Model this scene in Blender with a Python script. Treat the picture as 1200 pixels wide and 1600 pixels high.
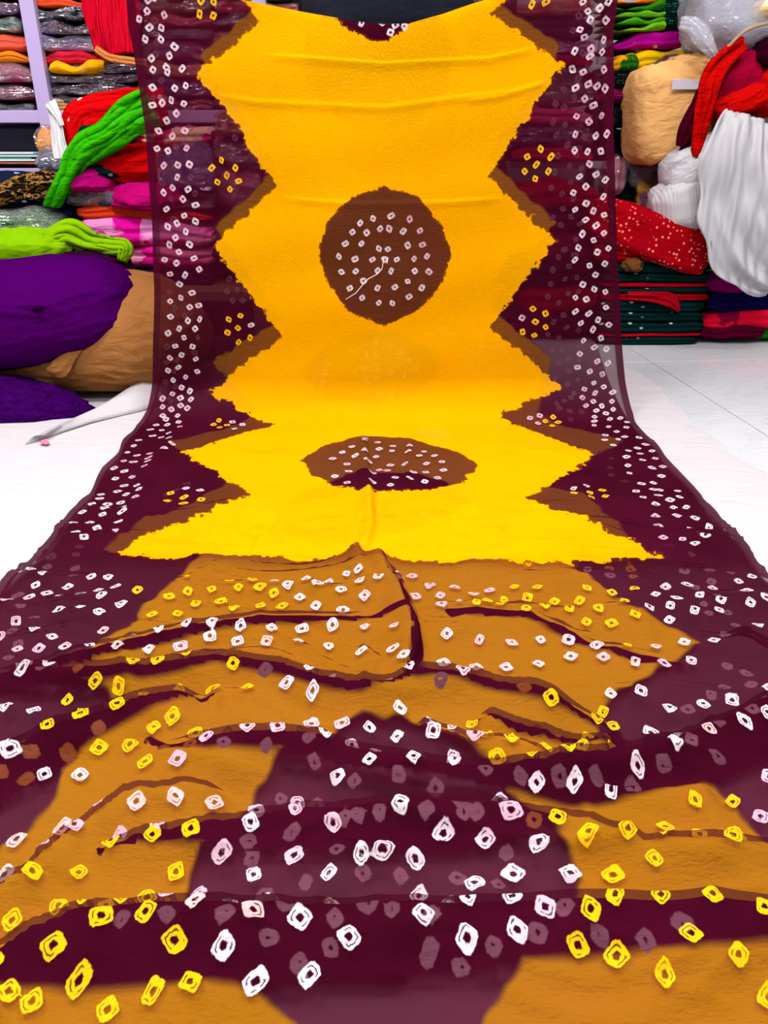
import bpy, bmesh, math, random
import numpy as np
from mathutils import Vector, noise as mnoise

for _o in list(bpy.data.objects):
    bpy.data.objects.remove(_o, do_unlink=True)
scn = bpy.context.scene
COL = scn.collection

# ------------------------------------------------------------------ camera
CAM_H = 0.62                       # camera height above the floor, metres
PITCH = math.radians(25.8)         # looking down
FPX = 1200.0                       # focal length in pixels of the 1200x1600 frame
cam_d = bpy.data.cameras.new('camera')
cam_d.sensor_fit = 'VERTICAL'; cam_d.sensor_height = 32.0; cam_d.lens = 24.0
cam_d.clip_start = 0.02
cam = bpy.data.objects.new('camera', cam_d); COL.objects.link(cam)
cam.location = (0, 0, CAM_H)
cam.rotation_euler = (math.radians(90) - PITCH, 0, 0)
scn.camera = cam

# ------------------------------------------------------------------ light
w = bpy.data.worlds.new('world'); scn.world = w; w.use_nodes = True
w.node_tree.nodes['Background'].inputs[0].default_value = (0.93, 0.96, 1.0, 1)
w.node_tree.nodes['Background'].inputs[1].default_value = 0.38     # even ambient fill, let in where the room is left open behind the camera
def area(name, loc, sx, sy, power, col=(1, .97, .95)):
    l = bpy.data.lights.new(name, 'AREA'); l.shape = 'RECTANGLE'; l.size = sx; l.size_y = sy
    l.energy = power; l.color = col
    o = bpy.data.objects.new(name, l); o.location = loc; COL.objects.link(o)
    return o
LAMPS = [(-0.75, 0.75), (0.75, 0.75), (-1.3, 1.75), (1.35, 1.95), (0.0, -0.6)]  # unseen ceiling lamps, added to light the hanging cloth, floor and piles
LAMP_W = [38, 28, 12, 9, 32]
for (lx, ly), lw in zip(LAMPS, LAMP_W):
    area('unseen_lamp_light', (lx, ly, 2.575), .55, .55, lw)
scn.view_settings.view_transform = 'Standard'
scn.view_settings.look = 'None'
scn.view_settings.gamma = 1.0
scn.view_settings.use_curve_mapping = False
scn.view_settings.exposure = 0.35
scn.cycles.transparent_max_bounces = 10
scn.cycles.adaptive_threshold = .04
scn.cycles.max_bounces = 4
scn.cycles.diffuse_bounces = 2
scn.cycles.glossy_bounces = 2

# ------------------------------------------------------------------ projection helpers
cp, sp = math.cos(PITCH), math.sin(PITCH)
def ray(px, py):
    a = (px - 600) / FPX; b = (800 - py) / FPX
    return Vector((a, cp + b * sp, -sp + b * cp))
def at(px, py, Y):                       # point at distance Y in front of the camera
    d = ray(px, py); t = Y / d.y
    return Vector((d.x * t, Y, CAM_H + d.z * t))
def gr(px, py, z=0.0):                   # point on the floor
    d = ray(px, py); t = (z - CAM_H) / d.z
    return Vector((d.x * t, d.y * t, z))

# ------------------------------------------------------------------ object helpers
def tag(o, label=None, cat=None, group=None, kind=None):
    if label: o['label'] = label
    if cat: o['category'] = cat
    if group: o['group'] = group
    if kind: o['kind'] = kind
    return o
def empty(name, loc=(0, 0, 0)):
    o = bpy.data.objects.new(name, None); o.location = loc; o.empty_display_size = .05
    COL.objects.link(o); return o
def mesh_obj(name, verts, faces, mat, parent=None, smooth=True, loc=None):
    me = bpy.data.meshes.new(name)
    me.from_pydata([tuple(v) for v in verts], [], faces)
    me.materials.append(mat)
    if smooth: me.polygons.foreach_set('use_smooth', [True] * len(me.polygons))
    me.update()
    return link(name, me, parent, loc)
def link(name, me, parent=None, loc=None):
    o = bpy.data.objects.new(name, me); COL.objects.link(o)
    if parent is not None:
        o.parent = parent
        o.matrix_parent_inverse.identity()
        if loc is None: o.location = -Vector(parent.location)
        else: o.location = loc
    elif loc is not None: o.location = loc
    return o
def box_data(x0, x1, y0, y1, z0, z1, bev=0.0):
    bm = bmesh.new(); bmesh.ops.create_cube(bm, size=1)
    for v in bm.verts:
        v.co = ((x0 + x1) / 2 + v.co.x * (x1 - x0), (y0 + y1) / 2 + v.co.y * (y1 - y0), (z0 + z1) / 2 + v.co.z * (z1 - z0))
    if bev: bmesh.ops.bevel(bm, geom=list(bm.edges), offset=bev, segments=2, affect='EDGES', profile=.5)
    return bm
def bm_obj(name, bm, mat, parent=None, smooth=False):
    me = bpy.data.meshes.new(name); bm.to_mesh(me); bm.free(); me.materials.append(mat)
    if smooth: me.polygons.foreach_set('use_smooth', [True] * len(me.polygons))
    return link(name, me, parent)
def box(name, x0, x1, y0, y1, z0, z1, mat, parent=None, bev=0.0):
    return bm_obj(name, box_data(x0, x1, y0, y1, z0, z1, bev), mat, parent)

# ------------------------------------------------------------------ materials
class NT:
    def __init__(s, name):
        s.m = bpy.data.materials.new(name); s.m.use_nodes = True
        s.t = s.m.node_tree; s.t.nodes.clear()
        s.out = s.t.nodes.new('ShaderNodeOutputMaterial')
    def n(s, typ, **kw):
        nd = s.t.nodes.new('ShaderNode' + typ)
        for k, v in kw.items(): setattr(nd, k, v)
        return nd
    def l(s, a, b): s.t.links.new(a, b)
    def val(s, sock, v):
        if hasattr(v, 'is_output') or isinstance(v, bpy.types.NodeSocket): s.l(v, sock)
        else: sock.default_value = v
    def math(s, op, a, b=0.0, c=None, clamp=False):
        nd = s.n('Math', operation=op, use_clamp=clamp)
        s.val(nd.inputs[0], a); s.val(nd.inputs[1], b)
        if c is not None: s.val(nd.inputs[2], c)
        return nd.outputs[0]
    def mix(s, f, a, b, typ='MIX'):
        nd = s.n('Mix', data_type='RGBA', blend_type=typ)
        s.val(nd.inputs[0], f)
        for i, c in ((6, a), (7, b)):
            if isinstance(c, tuple): nd.inputs[i].default_value = (c[0], c[1], c[2], 1)
            else: s.l(c, nd.inputs[i])
        return nd.outputs[2]
    def mixf(s, f, a, b):
        nd = s.n('Mix', data_type='FLOAT'); s.val(nd.inputs[0], f); s.val(nd.inputs[2], a); s.val(nd.inputs[3], b)
        return nd.outputs[0]
    def step(s, x, lo, hi):
        nd = s.n('MapRange', interpolation_type='SMOOTHSTEP')
        s.val(nd.inputs[0], x); s.val(nd.inputs[1], lo); s.val(nd.inputs[2], hi)
        return nd.outputs[0]
    def noise(s, vec, scale, detail=2.0, rough=.5, dist=0.0):
        nd = s.n('TexNoise'); s.l(vec, nd.inputs['Vector']); nd.inputs['Scale'].default_value = scale
        nd.inputs['Detail'].default_value = detail; nd.inputs['Roughness'].default_value = rough
        nd.inputs['Distortion'].default_value = dist
        return nd.outputs[0]
    def attr(s, name): return s.n('Attribute', attribute_name=name).outputs['Fac']
    def obj(s): return s.n('TexCoord').outputs['Object']
    def scale(s, vec, v):
        nd = s.n('Mapping'); s.l(vec, nd.inputs[0]); nd.inputs['Scale'].default_value = v
        return nd.outputs[0]
    def bump(s, h, strength, dist=.01, nrm=None):
        nd = s.n('Bump'); s.l(h, nd.inputs['Height']); nd.inputs['Strength'].default_value = strength
        nd.inputs['Distance'].default_value = dist
        if nrm is not None: s.l(nrm, nd.inputs['Normal'])
        return nd.outputs[0]
    def bsdf(s, col, rough=.8, nrm=None, spec=.3, sheen=0.0, coat=0.0):
        b = s.n('BsdfPrincipled')
        if isinstance(col, tuple): b.inputs['Base Color'].default_value = (col[0], col[1], col[2], 1)
        else: s.l(col, b.inputs['Base Color'])
        s.val(b.inputs['Roughness'], rough); b.inputs['Specular IOR Level'].default_value = spec
        b.inputs['Sheen Weight'].default_value = sheen; b.inputs['Coat Weight'].default_value = coat
        b.inputs['Coat Roughness'].default_value = .12
        if nrm is not None: s.l(nrm, b.inputs['Normal'])
        return b.outputs[0]
    def end(s, sh): s.l(sh, s.out.inputs[0]); return s.m

def srgb(r, g, b):
    f = lambda c: (c / 255 / 12.92) if c / 255 <= .04045 else ((c / 255 + .055) / 1.055) ** 2.4
    return (f(r), f(g), f(b))

_mc = {}
def cloth(c, pat='plain', c2=None, rough=.85, wr=1.0, key=''):
    """woven cloth; pat: plain, dots (tied dots), dye (cloudy second colour), net (open dark weave), stripe, crinkle"""
    k = (c, pat, c2, rough, wr, key)
    if k in _mc: return _mc[k]
    t = NT('cloth_%s_%d' % (pat, len(_mc)))
    o = t.obj(); a = srgb(*c)
    col = t.mix(t.math('MULTIPLY', t.noise(o, 9, 3), .5), a, tuple(x * .72 for x in a))
    b2 = srgb(*c2) if c2 else (.8, .8, .8)
    h = t.noise(t.scale(o, (1, 1, 2.2)), 14, 4, .55, .6)
    if pat == 'dots':
        v = t.n('TexVoronoi'); t.l(o, v.inputs['Vector']); v.inputs['Scale'].default_value = 62; v.inputs['Randomness'].default_value = .6
        m = t.math('SUBTRACT', 1, t.step(v.outputs['Distance'], .20, .28))
        m = t.math('MULTIPLY', m, t.step(t.noise(o, 6, 1), .38, .5))
        col = t.mix(m, col, b2)
    elif pat == 'fewdots':
        v = t.n('TexVoronoi'); t.l(o, v.inputs['Vector']); v.inputs['Scale'].default_value = 22; v.inputs['Randomness'].default_value = 1
        m = t.math('SUBTRACT', 1, t.step(v.outputs['Distance'], .12, .2))
        col = t.mix(m, col, b2)
    elif pat == 'dye':
        col = t.mix(t.step(t.noise(o, 11, 2, .5, .8), .5, .56), col, b2)
    elif pat == 'net':
        v = t.n('TexVoronoi'); t.l(o, v.inputs['Vector']); v.inputs['Scale'].default_value = 130; v.inputs['Randomness'].default_value = .15
        col = t.mix(t.math('SUBTRACT', 1, t.step(v.outputs['Distance'], .22, .34)), col, b2)
    elif pat == 'stripe':
        wv = t.n('TexWave', bands_direction='DIAGONAL'); t.l(o, wv.inputs['Vector']); wv.inputs['Scale'].default_value = 9; wv.inputs['Distortion'].default_value = 2
        col = t.mix(t.step(wv.outputs['Fac'], .55, .68), col, b2)
    elif pat == 'vein':
        vn = t.math('ABSOLUTE', t.math('SUBTRACT', t.noise(t.scale(o, (1, 1, 2.5)), 26, 3, .6, 1.0), .5))
        col = t.mix(t.step(vn, .05, .02), col, b2)
    elif pat == 'crinkle':
        h = t.noise(t.scale(o, (1, 1, 2)), 45, 4, .6, 1.2)
    elif pat == 'pleat':
        wv = t.n('TexWave'); t.l(o, wv.inputs['Vector']); wv.inputs['Scale'].default_value = 30; wv.inputs['Distortion'].default_value = 3
        h = wv.outputs['Fac']
    n1 = t.bump(h, .55 * wr, .02)
    n2 = t.bump(t.noise(o, 420, 2), .18, .002, n1)
    df = t.n('BsdfDiffuse'); t.l(col, df.inputs['Color']); t.l(n2, df.inputs['Normal'])
    _mc[k] = t.end(df.outputs[0])
    return _mc[k]
def plain(name, c, rough=.5, spec=.4, bump=0.0, bscale=40):
    k = ('plain', name)
    if k in _mc: return _mc[k]
    t = NT(name); o = t.obj(); a = srgb(*c)
    col = t.mix(t.math('MULTIPLY', t.noise(o, 12, 3), .35), a, tuple(x * .8 for x in a))
    n = t.bump(t.noise(o, bscale, 3), bump, .01) if bump else None
    _mc[k] = t.end(t.bsdf(col, rough, n, spec)); return _mc[k]
def plastic(tint=(1, 1, 1), milky=.015, key='clear'):
    k = ('plastic', key)
    if k in _mc: return _mc[k]
    t = NT('plastic_film_' + key); o = t.obj()
    h = t.noise(t.scale(o, (1, 1, 2.5)), 26, 3, .6, 1.6)
    nr = t.bump(h, .8, .04)
    gl = t.n('BsdfGlossy'); gl.inputs['Roughness'].default_value = .09; t.l(nr, gl.inputs['Normal'])
    gl.inputs['Color'].default_value = (.95, .95, 1, 1)
    df = t.n('BsdfDiffuse'); df.inputs['Color'].default_value = (.75, .75, .82, 1)
    tr = t.n('BsdfTransparent'); tr.inputs['Color'].default_value = (*tint, 1)
    fr = t.n('Fresnel'); fr.inputs['IOR'].default_value = 1.45; t.l(nr, fr.inputs['Normal'])
    m1 = t.n('MixShader'); m1.inputs[0].default_value = milky; t.l(tr.outputs[0], m1.inputs[1]); t.l(df.outputs[0], m1.inputs[2])
    m2 = t.n('MixShader'); t.l(t.math('MINIMUM', t.math('ADD', t.math('MULTIPLY', fr.outputs[0], 1.0), .02), .5), m2.inputs[0])
    t.l(m1.outputs[0], m2.inputs[1]); t.l(gl.outputs[0], m2.inputs[2])
    _mc[k] = t.end(m2.outputs[0]); return _mc[k]

# ------------------------------------------------------------------ the room
M_wall = plain('wall_paint', (205, 200, 208), .8, .2, .1)
M_grout = plain('tile_grout', (150, 142, 135), .9, .1)
def tile_mat():
    t = NT('marble_tile'); o = t.n('TexCoord').outputs['Generated']; oi = t.n('ObjectInfo')
    vm = t.n('VectorMath', operation='ADD'); t.l(t.obj(), vm.inputs[0])
    vs = t.n('VectorMath', operation='SCALE'); t.l(oi.outputs['Location'], vs.inputs[0]); vs.inputs['Scale'].default_value = 3.7
    t.l(vs.outputs[0], vm.inputs[1])
    n = t.noise(t.scale(vm.outputs[0], (2, 7, 1)), 2.2, 6, .6, 1.6)
    vein = t.math('SUBTRACT', 1, t.step(t.math('ABSOLUTE', t.math('SUBTRACT', n, .5)), 0.0, .035))
    col = t.mix(t.math('MULTIPLY', vein, .3), (.60, .61, .645), (.40, .40, .45))
    return t.end(t.bsdf(col, .16, None, .5))
M_tile = tile_mat()
floor = box('floor', -2.6, 2.9, -2.4, 4.0, -.06, -.004, M_grout); tag(floor, 'white marble tiled shop floor', 'floor', kind='structure')
TS, TR = .52, math.radians(5.5)
tile_me = None
org = gr(1149, 649)
for i in range(-6, 5):
    for j in range(-2, 5):
        cx, cy = (i + .5) * TS, (j + .5) * TS
        X = org.x + cx * math.cos(TR) - cy * math.sin(TR); Y = org.y + cx * math.sin(TR) + cy * math.cos(TR)
        if not (-2.2 < X < 2.5 and .6 < Y < 3.6): continue
        if tile_me is None:
            bm = box_data(-TS / 2 + .0016, TS / 2 - .0016, -TS / 2 + .0016, TS / 2 - .0016, -.012, 0, .0012)
            tile_me = bpy.data.meshes.new('tile'); bm.to_mesh(tile_me); bm.free(); tile_me.materials.append(M_tile)
        o = link('tile', tile_me, floor, (X, Y, 0)); o.rotation_euler.z = TR
for nm, b, lb in (('wall_back', (-2.6, 2.9, 3.75, 3.85, 0, 2.7), 'plain pale back wall behind the cloth shelves'),
              ('wall_left', (-2.6, -2.5, -2.4, 3.75, 0, 2.7), 'plain pale left side wall of the shop'),
              ('wall_right', (2.8, 2.9, -2.4, 3.75, 0, 2.7), 'plain pale right side wall of the shop'),
              ('ceiling', (-2.6, 2.9, -2.4, 3.85, 2.7, 2.78), 'plain white shop ceiling')):
    tag(box(nm, *b, M_wall), lb, nm.split('_')[0], kind='structure')
M_fix = plain('lamp_housing', (235, 235, 238), .5)
def emis():
    t = NT('lamp_diffuser'); e = t.n('Emission'); e.inputs[1].default_value = 6; return t.end(e.outputs[0])
M_em = emis()
LN = ['over the left floor', 'over the right floor', 'above the left shelves', 'above the right piles', 'behind the viewer']
for (lx, ly), ln in zip(LAMPS, LN):
    r = empty('unseen_lamp', (lx, ly, 2.7)); tag(r, 'unseen square ceiling lamp added ' + ln, 'lamp', 'unseen ceiling lamps')
    box('housing', lx - .31, lx + .31, ly - .31, ly + .31, 2.62, 2.7, M_fix, r, .006)
    box('diffuser', lx - .28, lx + .28, ly - .28, ly + .28, 2.6, 2.62, M_em, r, .003)

# ------------------------------------------------------------------ the sari: cloth coordinates (X across, V along) in metres
YH, R0 = 1.84, .10                       # hanging plane and the radius where it meets the floor
Z0 = 0.006
ZTOP = 1.02
YEND = .10
def build_profile():
    P = []
    n = 400
    zb = Z0 + R0
    for k in range(n):                                    # hang
        z = ZTOP + (zb - ZTOP) * k / n
        P.append((YH - .02 * (1 - (z - zb) / (ZTOP - zb)) ** 2, z))
    y0 = P[-1][0]
    for k in range(81):                                   # turn
        a = math.pi / 2 * k / 80
        P.append((y0 - R0 * (1 - math.cos(a)), zb - R0 * math.sin(a)))
    y1 = P[-1][0]
    for k in range(1, 601):
        P.append((y1 + (YEND - y1) * k / 600, Z0))
    return np.array(P)
PROF = build_profile()
seg = np.hypot(np.diff(PROF[:, 0]), np.diff(PROF[:, 1]))
PV = np.concatenate([[0], np.cumsum(seg)])                # arc length
VEND = PV[-1]
def _zc(Y, Z): return Y * cp - (Z - CAM_H) * sp
def _row(Y, Z): return 800 - FPX * (Y * sp + (Z - CAM_H) * cp) / _zc(Y, Z)
PROW = _row(PROF[:, 0], PROF[:, 1])
def vx(px, py):                                           # where on the cloth a feature sits
    v = float(np.interp(py, PROW, PV))
    Y = np.interp(v, PV, PROF[:, 0]); Z = np.interp(v, PV, PROF[:, 1])
    return ((px - 600) / FPX * _zc(Y, Z), v)
def poly(*pts): return np.array([vx(*p) for p in pts])
# side edges of the cloth
LE = poly((196, -40), (200, 0), (215, 100), (230, 200), (240, 350), (243, 450), (240, 560), (232, 640), (212, 668), (185, 710), (130, 790), (80, 850), (0, 930))
RE = poly((968, -40), (962, 0), (958, 100), (956, 200), (962, 400), (968, 520), (975, 600), (988, 650), (1040, 720), (1110, 800), (1200, 905))
LE = np.vstack([[LE[0, 0], 0], LE, [-.60, LE[-1, 1] + .25], [-.60, VEND]])
RE = np.vstack([[RE[0, 0], 0], RE, [.66, RE[-1, 1] + .25], [.66, VEND]])
def edge_l(v): return np.interp(v, LE[:, 1], LE[:, 0]) + .004 * np.sin(v * 31) * np.clip((v - .9) * 5, 0, 1)
def edge_r(v): return np.interp(v, RE[:, 1], RE[:, 0]) + .004 * np.sin(v * 27 + 1) * np.clip((v - .9) * 5, 0, 1)
TOPE = np.array([(X, v) for X, v in [vx(200, -36), vx(300, -16), vx(380, 0), vx(470, 18), vx(560, 34), vx(600, 39), vx(640, 38), vx(690, 24), vx(740, 6), vx(800, -12), vx(965, -36)]])

def seg_field(X, V, pl, closed):
    """unsigned distance to a polyline, side sign, and position along it 0..1"""
    P = np.vstack([pl, pl[:1]]) if closed else pl
    best = np.full(X.shape, 9.0); side = np.zeros(X.shape); along = np.zeros(X.shape)
    L = np.concatenate([[0], np.cumsum(np.hypot(*np.diff(P, axis=0).T))])
    for k in range(len(P) - 1):
        ax, av = P[k]; bx, bv = P[k + 1]; dx, dv = bx - ax, bv - av; q = dx * dx + dv * dv + 1e-12
        tt = np.clip(((X - ax) * dx + (V - av) * dv) / q, 0, 1)
        ex = X - ax - tt * dx; ev = V - av - tt * dv
        d = np.sqrt(ex * ex + ev * ev); m = d < best
        best = np.where(m, d, best); side = np.where(m, np.sign(dx * ev - dv * ex), side)
        along = np.where(m, (L[k] + tt * (L[k + 1] - L[k])) / L[-1], along)
    return best, side, along
def inside(X, V, P):
    c = np.zeros(X.shape, bool); n = len(P)
    for k in range(n):
        ax, av = P[k]; bx, bv = P[(k + 1) % n]
        if av == bv: continue
        m = ((av > V) != (bv > V)) & (X < (bx - ax) * (V - av) / (bv - av) + ax)
        c ^= m
    return c
def sdf(X, V, P):
    d, _, _ = seg_field(X, V, P, True)
    return np.where(inside(X, V, P), d, -d)

# ------- dye regions, front layer
ZIGL = [(375, -40), (378, 0), (404, 34), (310, 116), (345, 165), (432, 290), (335, 385), (375, 440), (440, 525), (328, 612), (430, 665), (285, 714), (393, 780), (182, 873)]
ZIGR = [(1032, 878), (905, 822), (822, 787), (930, 720), (860, 690), (780, 650), (878, 605), (765, 512), (868, 375), (762, 275), (880, 100), (765, 22), (792, 0), (800, -40)]
P_MAIN = poly(*ZIGL, (230, 886), (330, 880), (450, 881), (600, 884), (750, 889), (900, 890), (1000, 887), *ZIGR)
P_M1 = poly((600, 290), (650, 306), (690, 350), (706, 400), (690, 440), (655, 484), (600, 509), (545, 484), (512, 440), (497, 400), (510, 350), (550, 306))
P_M2 = poly((470, 730), (500, 707), (565, 688), (640, 690), (700, 706), (747, 735), (720, 760), (660, 774), (590, 781), (530, 768), (490, 748))
P_MT = poly((522, -40), (525, 30), (545, 48), (575, 62), (606, 66), (630, 52), (642, 34), (645, -40))
# ------- back layer: the same cloth folded under, its pattern lying a little higher
up = lambda L, d: [(x, y - d) for x, y in L]
B_MAIN = poly(*up(ZIGL[:9], 28), (330, 566), (400, 640), (262, 695), (370, 752), (250, 812), (160, 862), (215, 872), (560, 874), (900, 880), (990, 862), (960, 818), (905, 776), (850, 760), (975, 690), (840, 645), (862, 560), *up(ZIGR[7:], 28))
B_M = [poly((475, 60), (510, 20), (600, -10), (680, 15), (712, 70), (700, 140), (650, 190), (600, 206), (530, 185), (480, 130)),
       poly((468, 580), (500, 545), (560, 518), (620, 520), (670, 545), (692, 575), (650, 615), (580, 636), (510, 625)),
       poly((425, 808), (470, 770), (560, 738), (660, 745), (748, 772), (700, 810), (620, 842), (530, 850), (450, 838)),
       poly((775, 440), (800, 400), (860, 380), (870, 440), (830, 470))]
B_YP = [  # yellow dyed parts of the layer under the pallu
    poly((330, 862), (620, 862), (870, 866), (955, 940), (1092, 1012), (1010, 1066), (940, 1106), (935, 1150), (960, 1190), (860, 1235), (770, 1205), (700, 1165), (640, 1135), (570, 1132), (500, 1165), (425, 1215), (375, 1280), (310, 1350), (292, 1400), (300, 1470),
         (380, 1555), (455, 1610), (475, 1800), (-150, 1800), (-150, 1400), (0, 1338), (90, 1260), (100, 1210), (160, 1165), (205, 1130), (160, 1090), (70, 1060), (200, 985), (255, 930)),
    poly((790, 1260), (1000, 1250), (1120, 1235), (1200, 1325), (1400, 1400), (1400, 1800), (735, 1800), (755, 1610), (835, 1500), (895, 1440), (900, 1380), (880, 1330), (850, 1290))]
B_DARK = [  # pleats tucked under: a third thickness of plum cloth
    (poly((-150, 1590), (0, 1512), (60, 1488), (115, 1468), (200, 1460), (300, 1457), (600, 1450), (900, 1448), (1350, 1445), (1400, 1500), (1200, 1510), (900, 1528), (600, 1548), (300, 1566), (100, 1570), (0, 1568))),
    (poly((165, 1348), (225, 1332), (320, 1317), (450, 1296), (550, 1287), (660, 1285), (780, 1290), (880, 1302), (820, 1330), (700, 1344), (400, 1347))),
    (poly((-80, 1250), (0, 1215), (80, 1170), (150, 1150), (260, 1115), (330, 1098), (300, 1116), (200, 1158), (130, 1190), (60, 1235), (-40, 1290))),
    (poly((235, 1170), (265, 1180), (425, 1180), (480, 1187), (600, 1212), (700, 1230), (780, 1232), (850, 1222), (970, 1205), (1050, 1188), (1250, 1110), (1300, 1160), (1120, 1232), (1000, 1262), (930, 1278), (800, 1262), (600, 1238), (450, 1205), (330, 1203), (260, 1188))),
    (poly((-80, 1072), (0, 1066), (90, 1077), (210, 1074), (300, 1057), (340, 1053), (430, 1066), (500, 1092), (560, 1106), (610, 1097), (650, 1082), (720, 1089), (830, 1107), (940, 1140), (925, 1146), (820, 1122), (720, 1101), (640, 1097), (565, 1119), (490, 1108), (420, 1080), (340, 1064), (220, 1090), (100, 1094), (-60, 1090))),
    (poly((750, 1145), (800, 1160), (900, 1180), (960, 1150), (975, 1185), (900, 1194), (800, 1172))),
    (poly((600, 895), (630, 935), (648, 985), (655, 1030), (645, 1080), (615, 1098), (634, 1062), (643, 1000), (627, 950))),
    (poly((40, 1062), (200, 1018), (400, 984), (640, 968), (640, 973), (420, 991), (220, 1026), (60, 1064))),
    (poly((700, 968), (830, 975), (900, 1008), (1000, 1040), (1060, 1046), (1000, 1048), (890, 1014), (815, 980), (700, 974)))]

# ------- folds and creases: (polyline, height, width on the far side, width on the near side)
FOLDS = [
    ([(-60, 1072), (0, 1066), (90, 1078), (210, 1075), (300, 1058), (340, 1054), (430, 1067), (500, 1094), (560, 1107), (610, 1098), (650, 1083), (720, 1090), (830, 1108), (930, 1140), (975, 1160)], .020, .006, .032),
    ([(-80, 1262), (0, 1215), (80, 1170), (150, 1150), (260, 1115), (330, 1098)], .016, .006, .03),
    ([(225, 1165), (265, 1180), (425, 1180), (480, 1187), (550, 1200), (600, 1212), (700, 1230), (780, 1232), (850, 1225), (970, 1205), (1050, 1188), (1200, 1123), (1300, 1090)], .019, .006, .035),
    ([(740, 1140), (800, 1160), (900, 1183), (960, 1180)], .014, .005, .022),
    ([(640, 1150), (725, 1182), (775, 1182), (815, 1190), (870, 1212)], .011, .005, .022),
    ([(-60, 1450), (0, 1420), (55, 1385), (80, 1358), (115, 1325), (170, 1290), (200, 1265), (290, 1250), (380, 1262)], .014, .005, .03),
    ([(80, 1350), (165, 1346), (225, 1332), (320, 1317), (450, 1295), (550, 1287), (660, 1285), (780, 1290), (860, 1300), (920, 1310), (955, 1330), (1000, 1352), (1060, 1348), (1200, 1340), (1300, 1335)], .015, .005, .032),
    ([(190, 1348), (300, 1346), (600, 1344), (760, 1335), (860, 1318)], .006, .004, .015),
    ([(-120, 1560), (0, 1511), (50, 1488), (115, 1468), (200, 1460), (300, 1457), (600, 1450), (900, 1448), (1200, 1446), (1350, 1444)], .018, .005, .05),
    ([(880, 1250), (960, 1258), (1040, 1250), (1120, 1238)], .010, .006, .03),
    ([(585, 872), (600, 900), (625, 935), (645, 985), (652, 1020), (642, 1060), (618, 1098)], .024, .006, .03),
    ([(556, 868), (566, 900), (600, 945)], .014, .008, .02),
    ([(568, 684), (572, 730), (578, 780), (580, 840), (560, 885)], .012, .007, .014),
    ([(640, 688), (638, 740), (630, 778)], .006, .006, .010),
    ([(290, 935), (400, 936), (500, 944), (600, 952)], .005, .006, .016),
    ([(30, 1058), (200, 1016), (400, 982), (600, 972)], .009, .008, .02),
    ([(640, 960), (800, 962), (900, 968), (985, 956), (1010, 950)], .006, .006, .016),
    ([(800, 962), (860, 990), (930, 1020), (1060, 1048)], .009, .007, .02),
    ([(985, 930), (1000, 960), (1020, 1010)], .006, .006, .012),
    ([(560, 1020), (590, 1045), (575, 1090)], .007, .006, .014),
    ([(420, 830), (395, 880), (310, 905), (255, 935)], .006, .008, .014),
    ([(200, 830), (260, 812), (330, 800), (390, 780)], .005, .006, .012),
    ([(900, 760), (915, 790), (930, 815)], .006, .006, .010),
    ([(300, 660), (270, 690), (235, 750), (215, 800), (190, 850)], .008, .01, .02),
    ([(1140, 1000), (1165, 1015), (1210, 1035), (1300, 1060)], .016, .006, .03),
    ([(400, 85), (500, 92), (600, 100), (760, 92), (860, 70)], .0025, .003, .010),
    ([(320, 145), (400, 158), (600, 168), (720, 152), (860, 135)], .0025, .003, .010),
    ([(430, 308), (560, 318), (700, 315), (800, 308)], .0025, .003, .010),
    ([(300, 100), (315, 180), (345, 240), (380, 310)], .007, .006, .012),
    ([(925, 20), (900, 60), (885, 110)], .008, .008, .014),
    ([(940, -30), (935, 60), (930, 200), (925, 350)], .006, .006, .012),
    ([(228, 0), (238, 200), (256, 450), (252, 600)], .005, .006, .010),
    ([(860, 125), (780, 150), (720, 158)], .003, .003, .008),
    ([(480, 905), (500, 950)], .004, .005, .008), ([(330, 1135), (350, 1080), (300, 1040)], .006, .008, .012),
    ([(560, 1505), (380, 1500), (200, 1520)], .003, .02, .02)]
FOLDS = [(np.array([vx(*p) for p in pl]), h * (1.6 if pl[0][1] > 1000 else 1), a, b) for pl, h, a, b in FOLDS]
def vnoise(x, y, seed=0):
    """smooth value noise on arrays, -0.5..0.5"""
    def hsh(i, j):
        h = np.sin(i * 127.1 + j * 311.7 + seed * 74.7) * 43758.5453
        return h - np.floor(h)
    xi, yi = np.floor(x), np.floor(y); fx, fy = x - xi, y - yi
    fx = fx * fx * (3 - 2 * fx); fy = fy * fy * (3 - 2 * fy)
    a = hsh(xi, yi); b = hsh(xi + 1, yi); c = hsh(xi, yi + 1); d = hsh(xi + 1, yi + 1)
    return (a * (1 - fx) + b * fx) * (1 - fy) + (c * (1 - fx) + d * fx) * fy - .5
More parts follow.
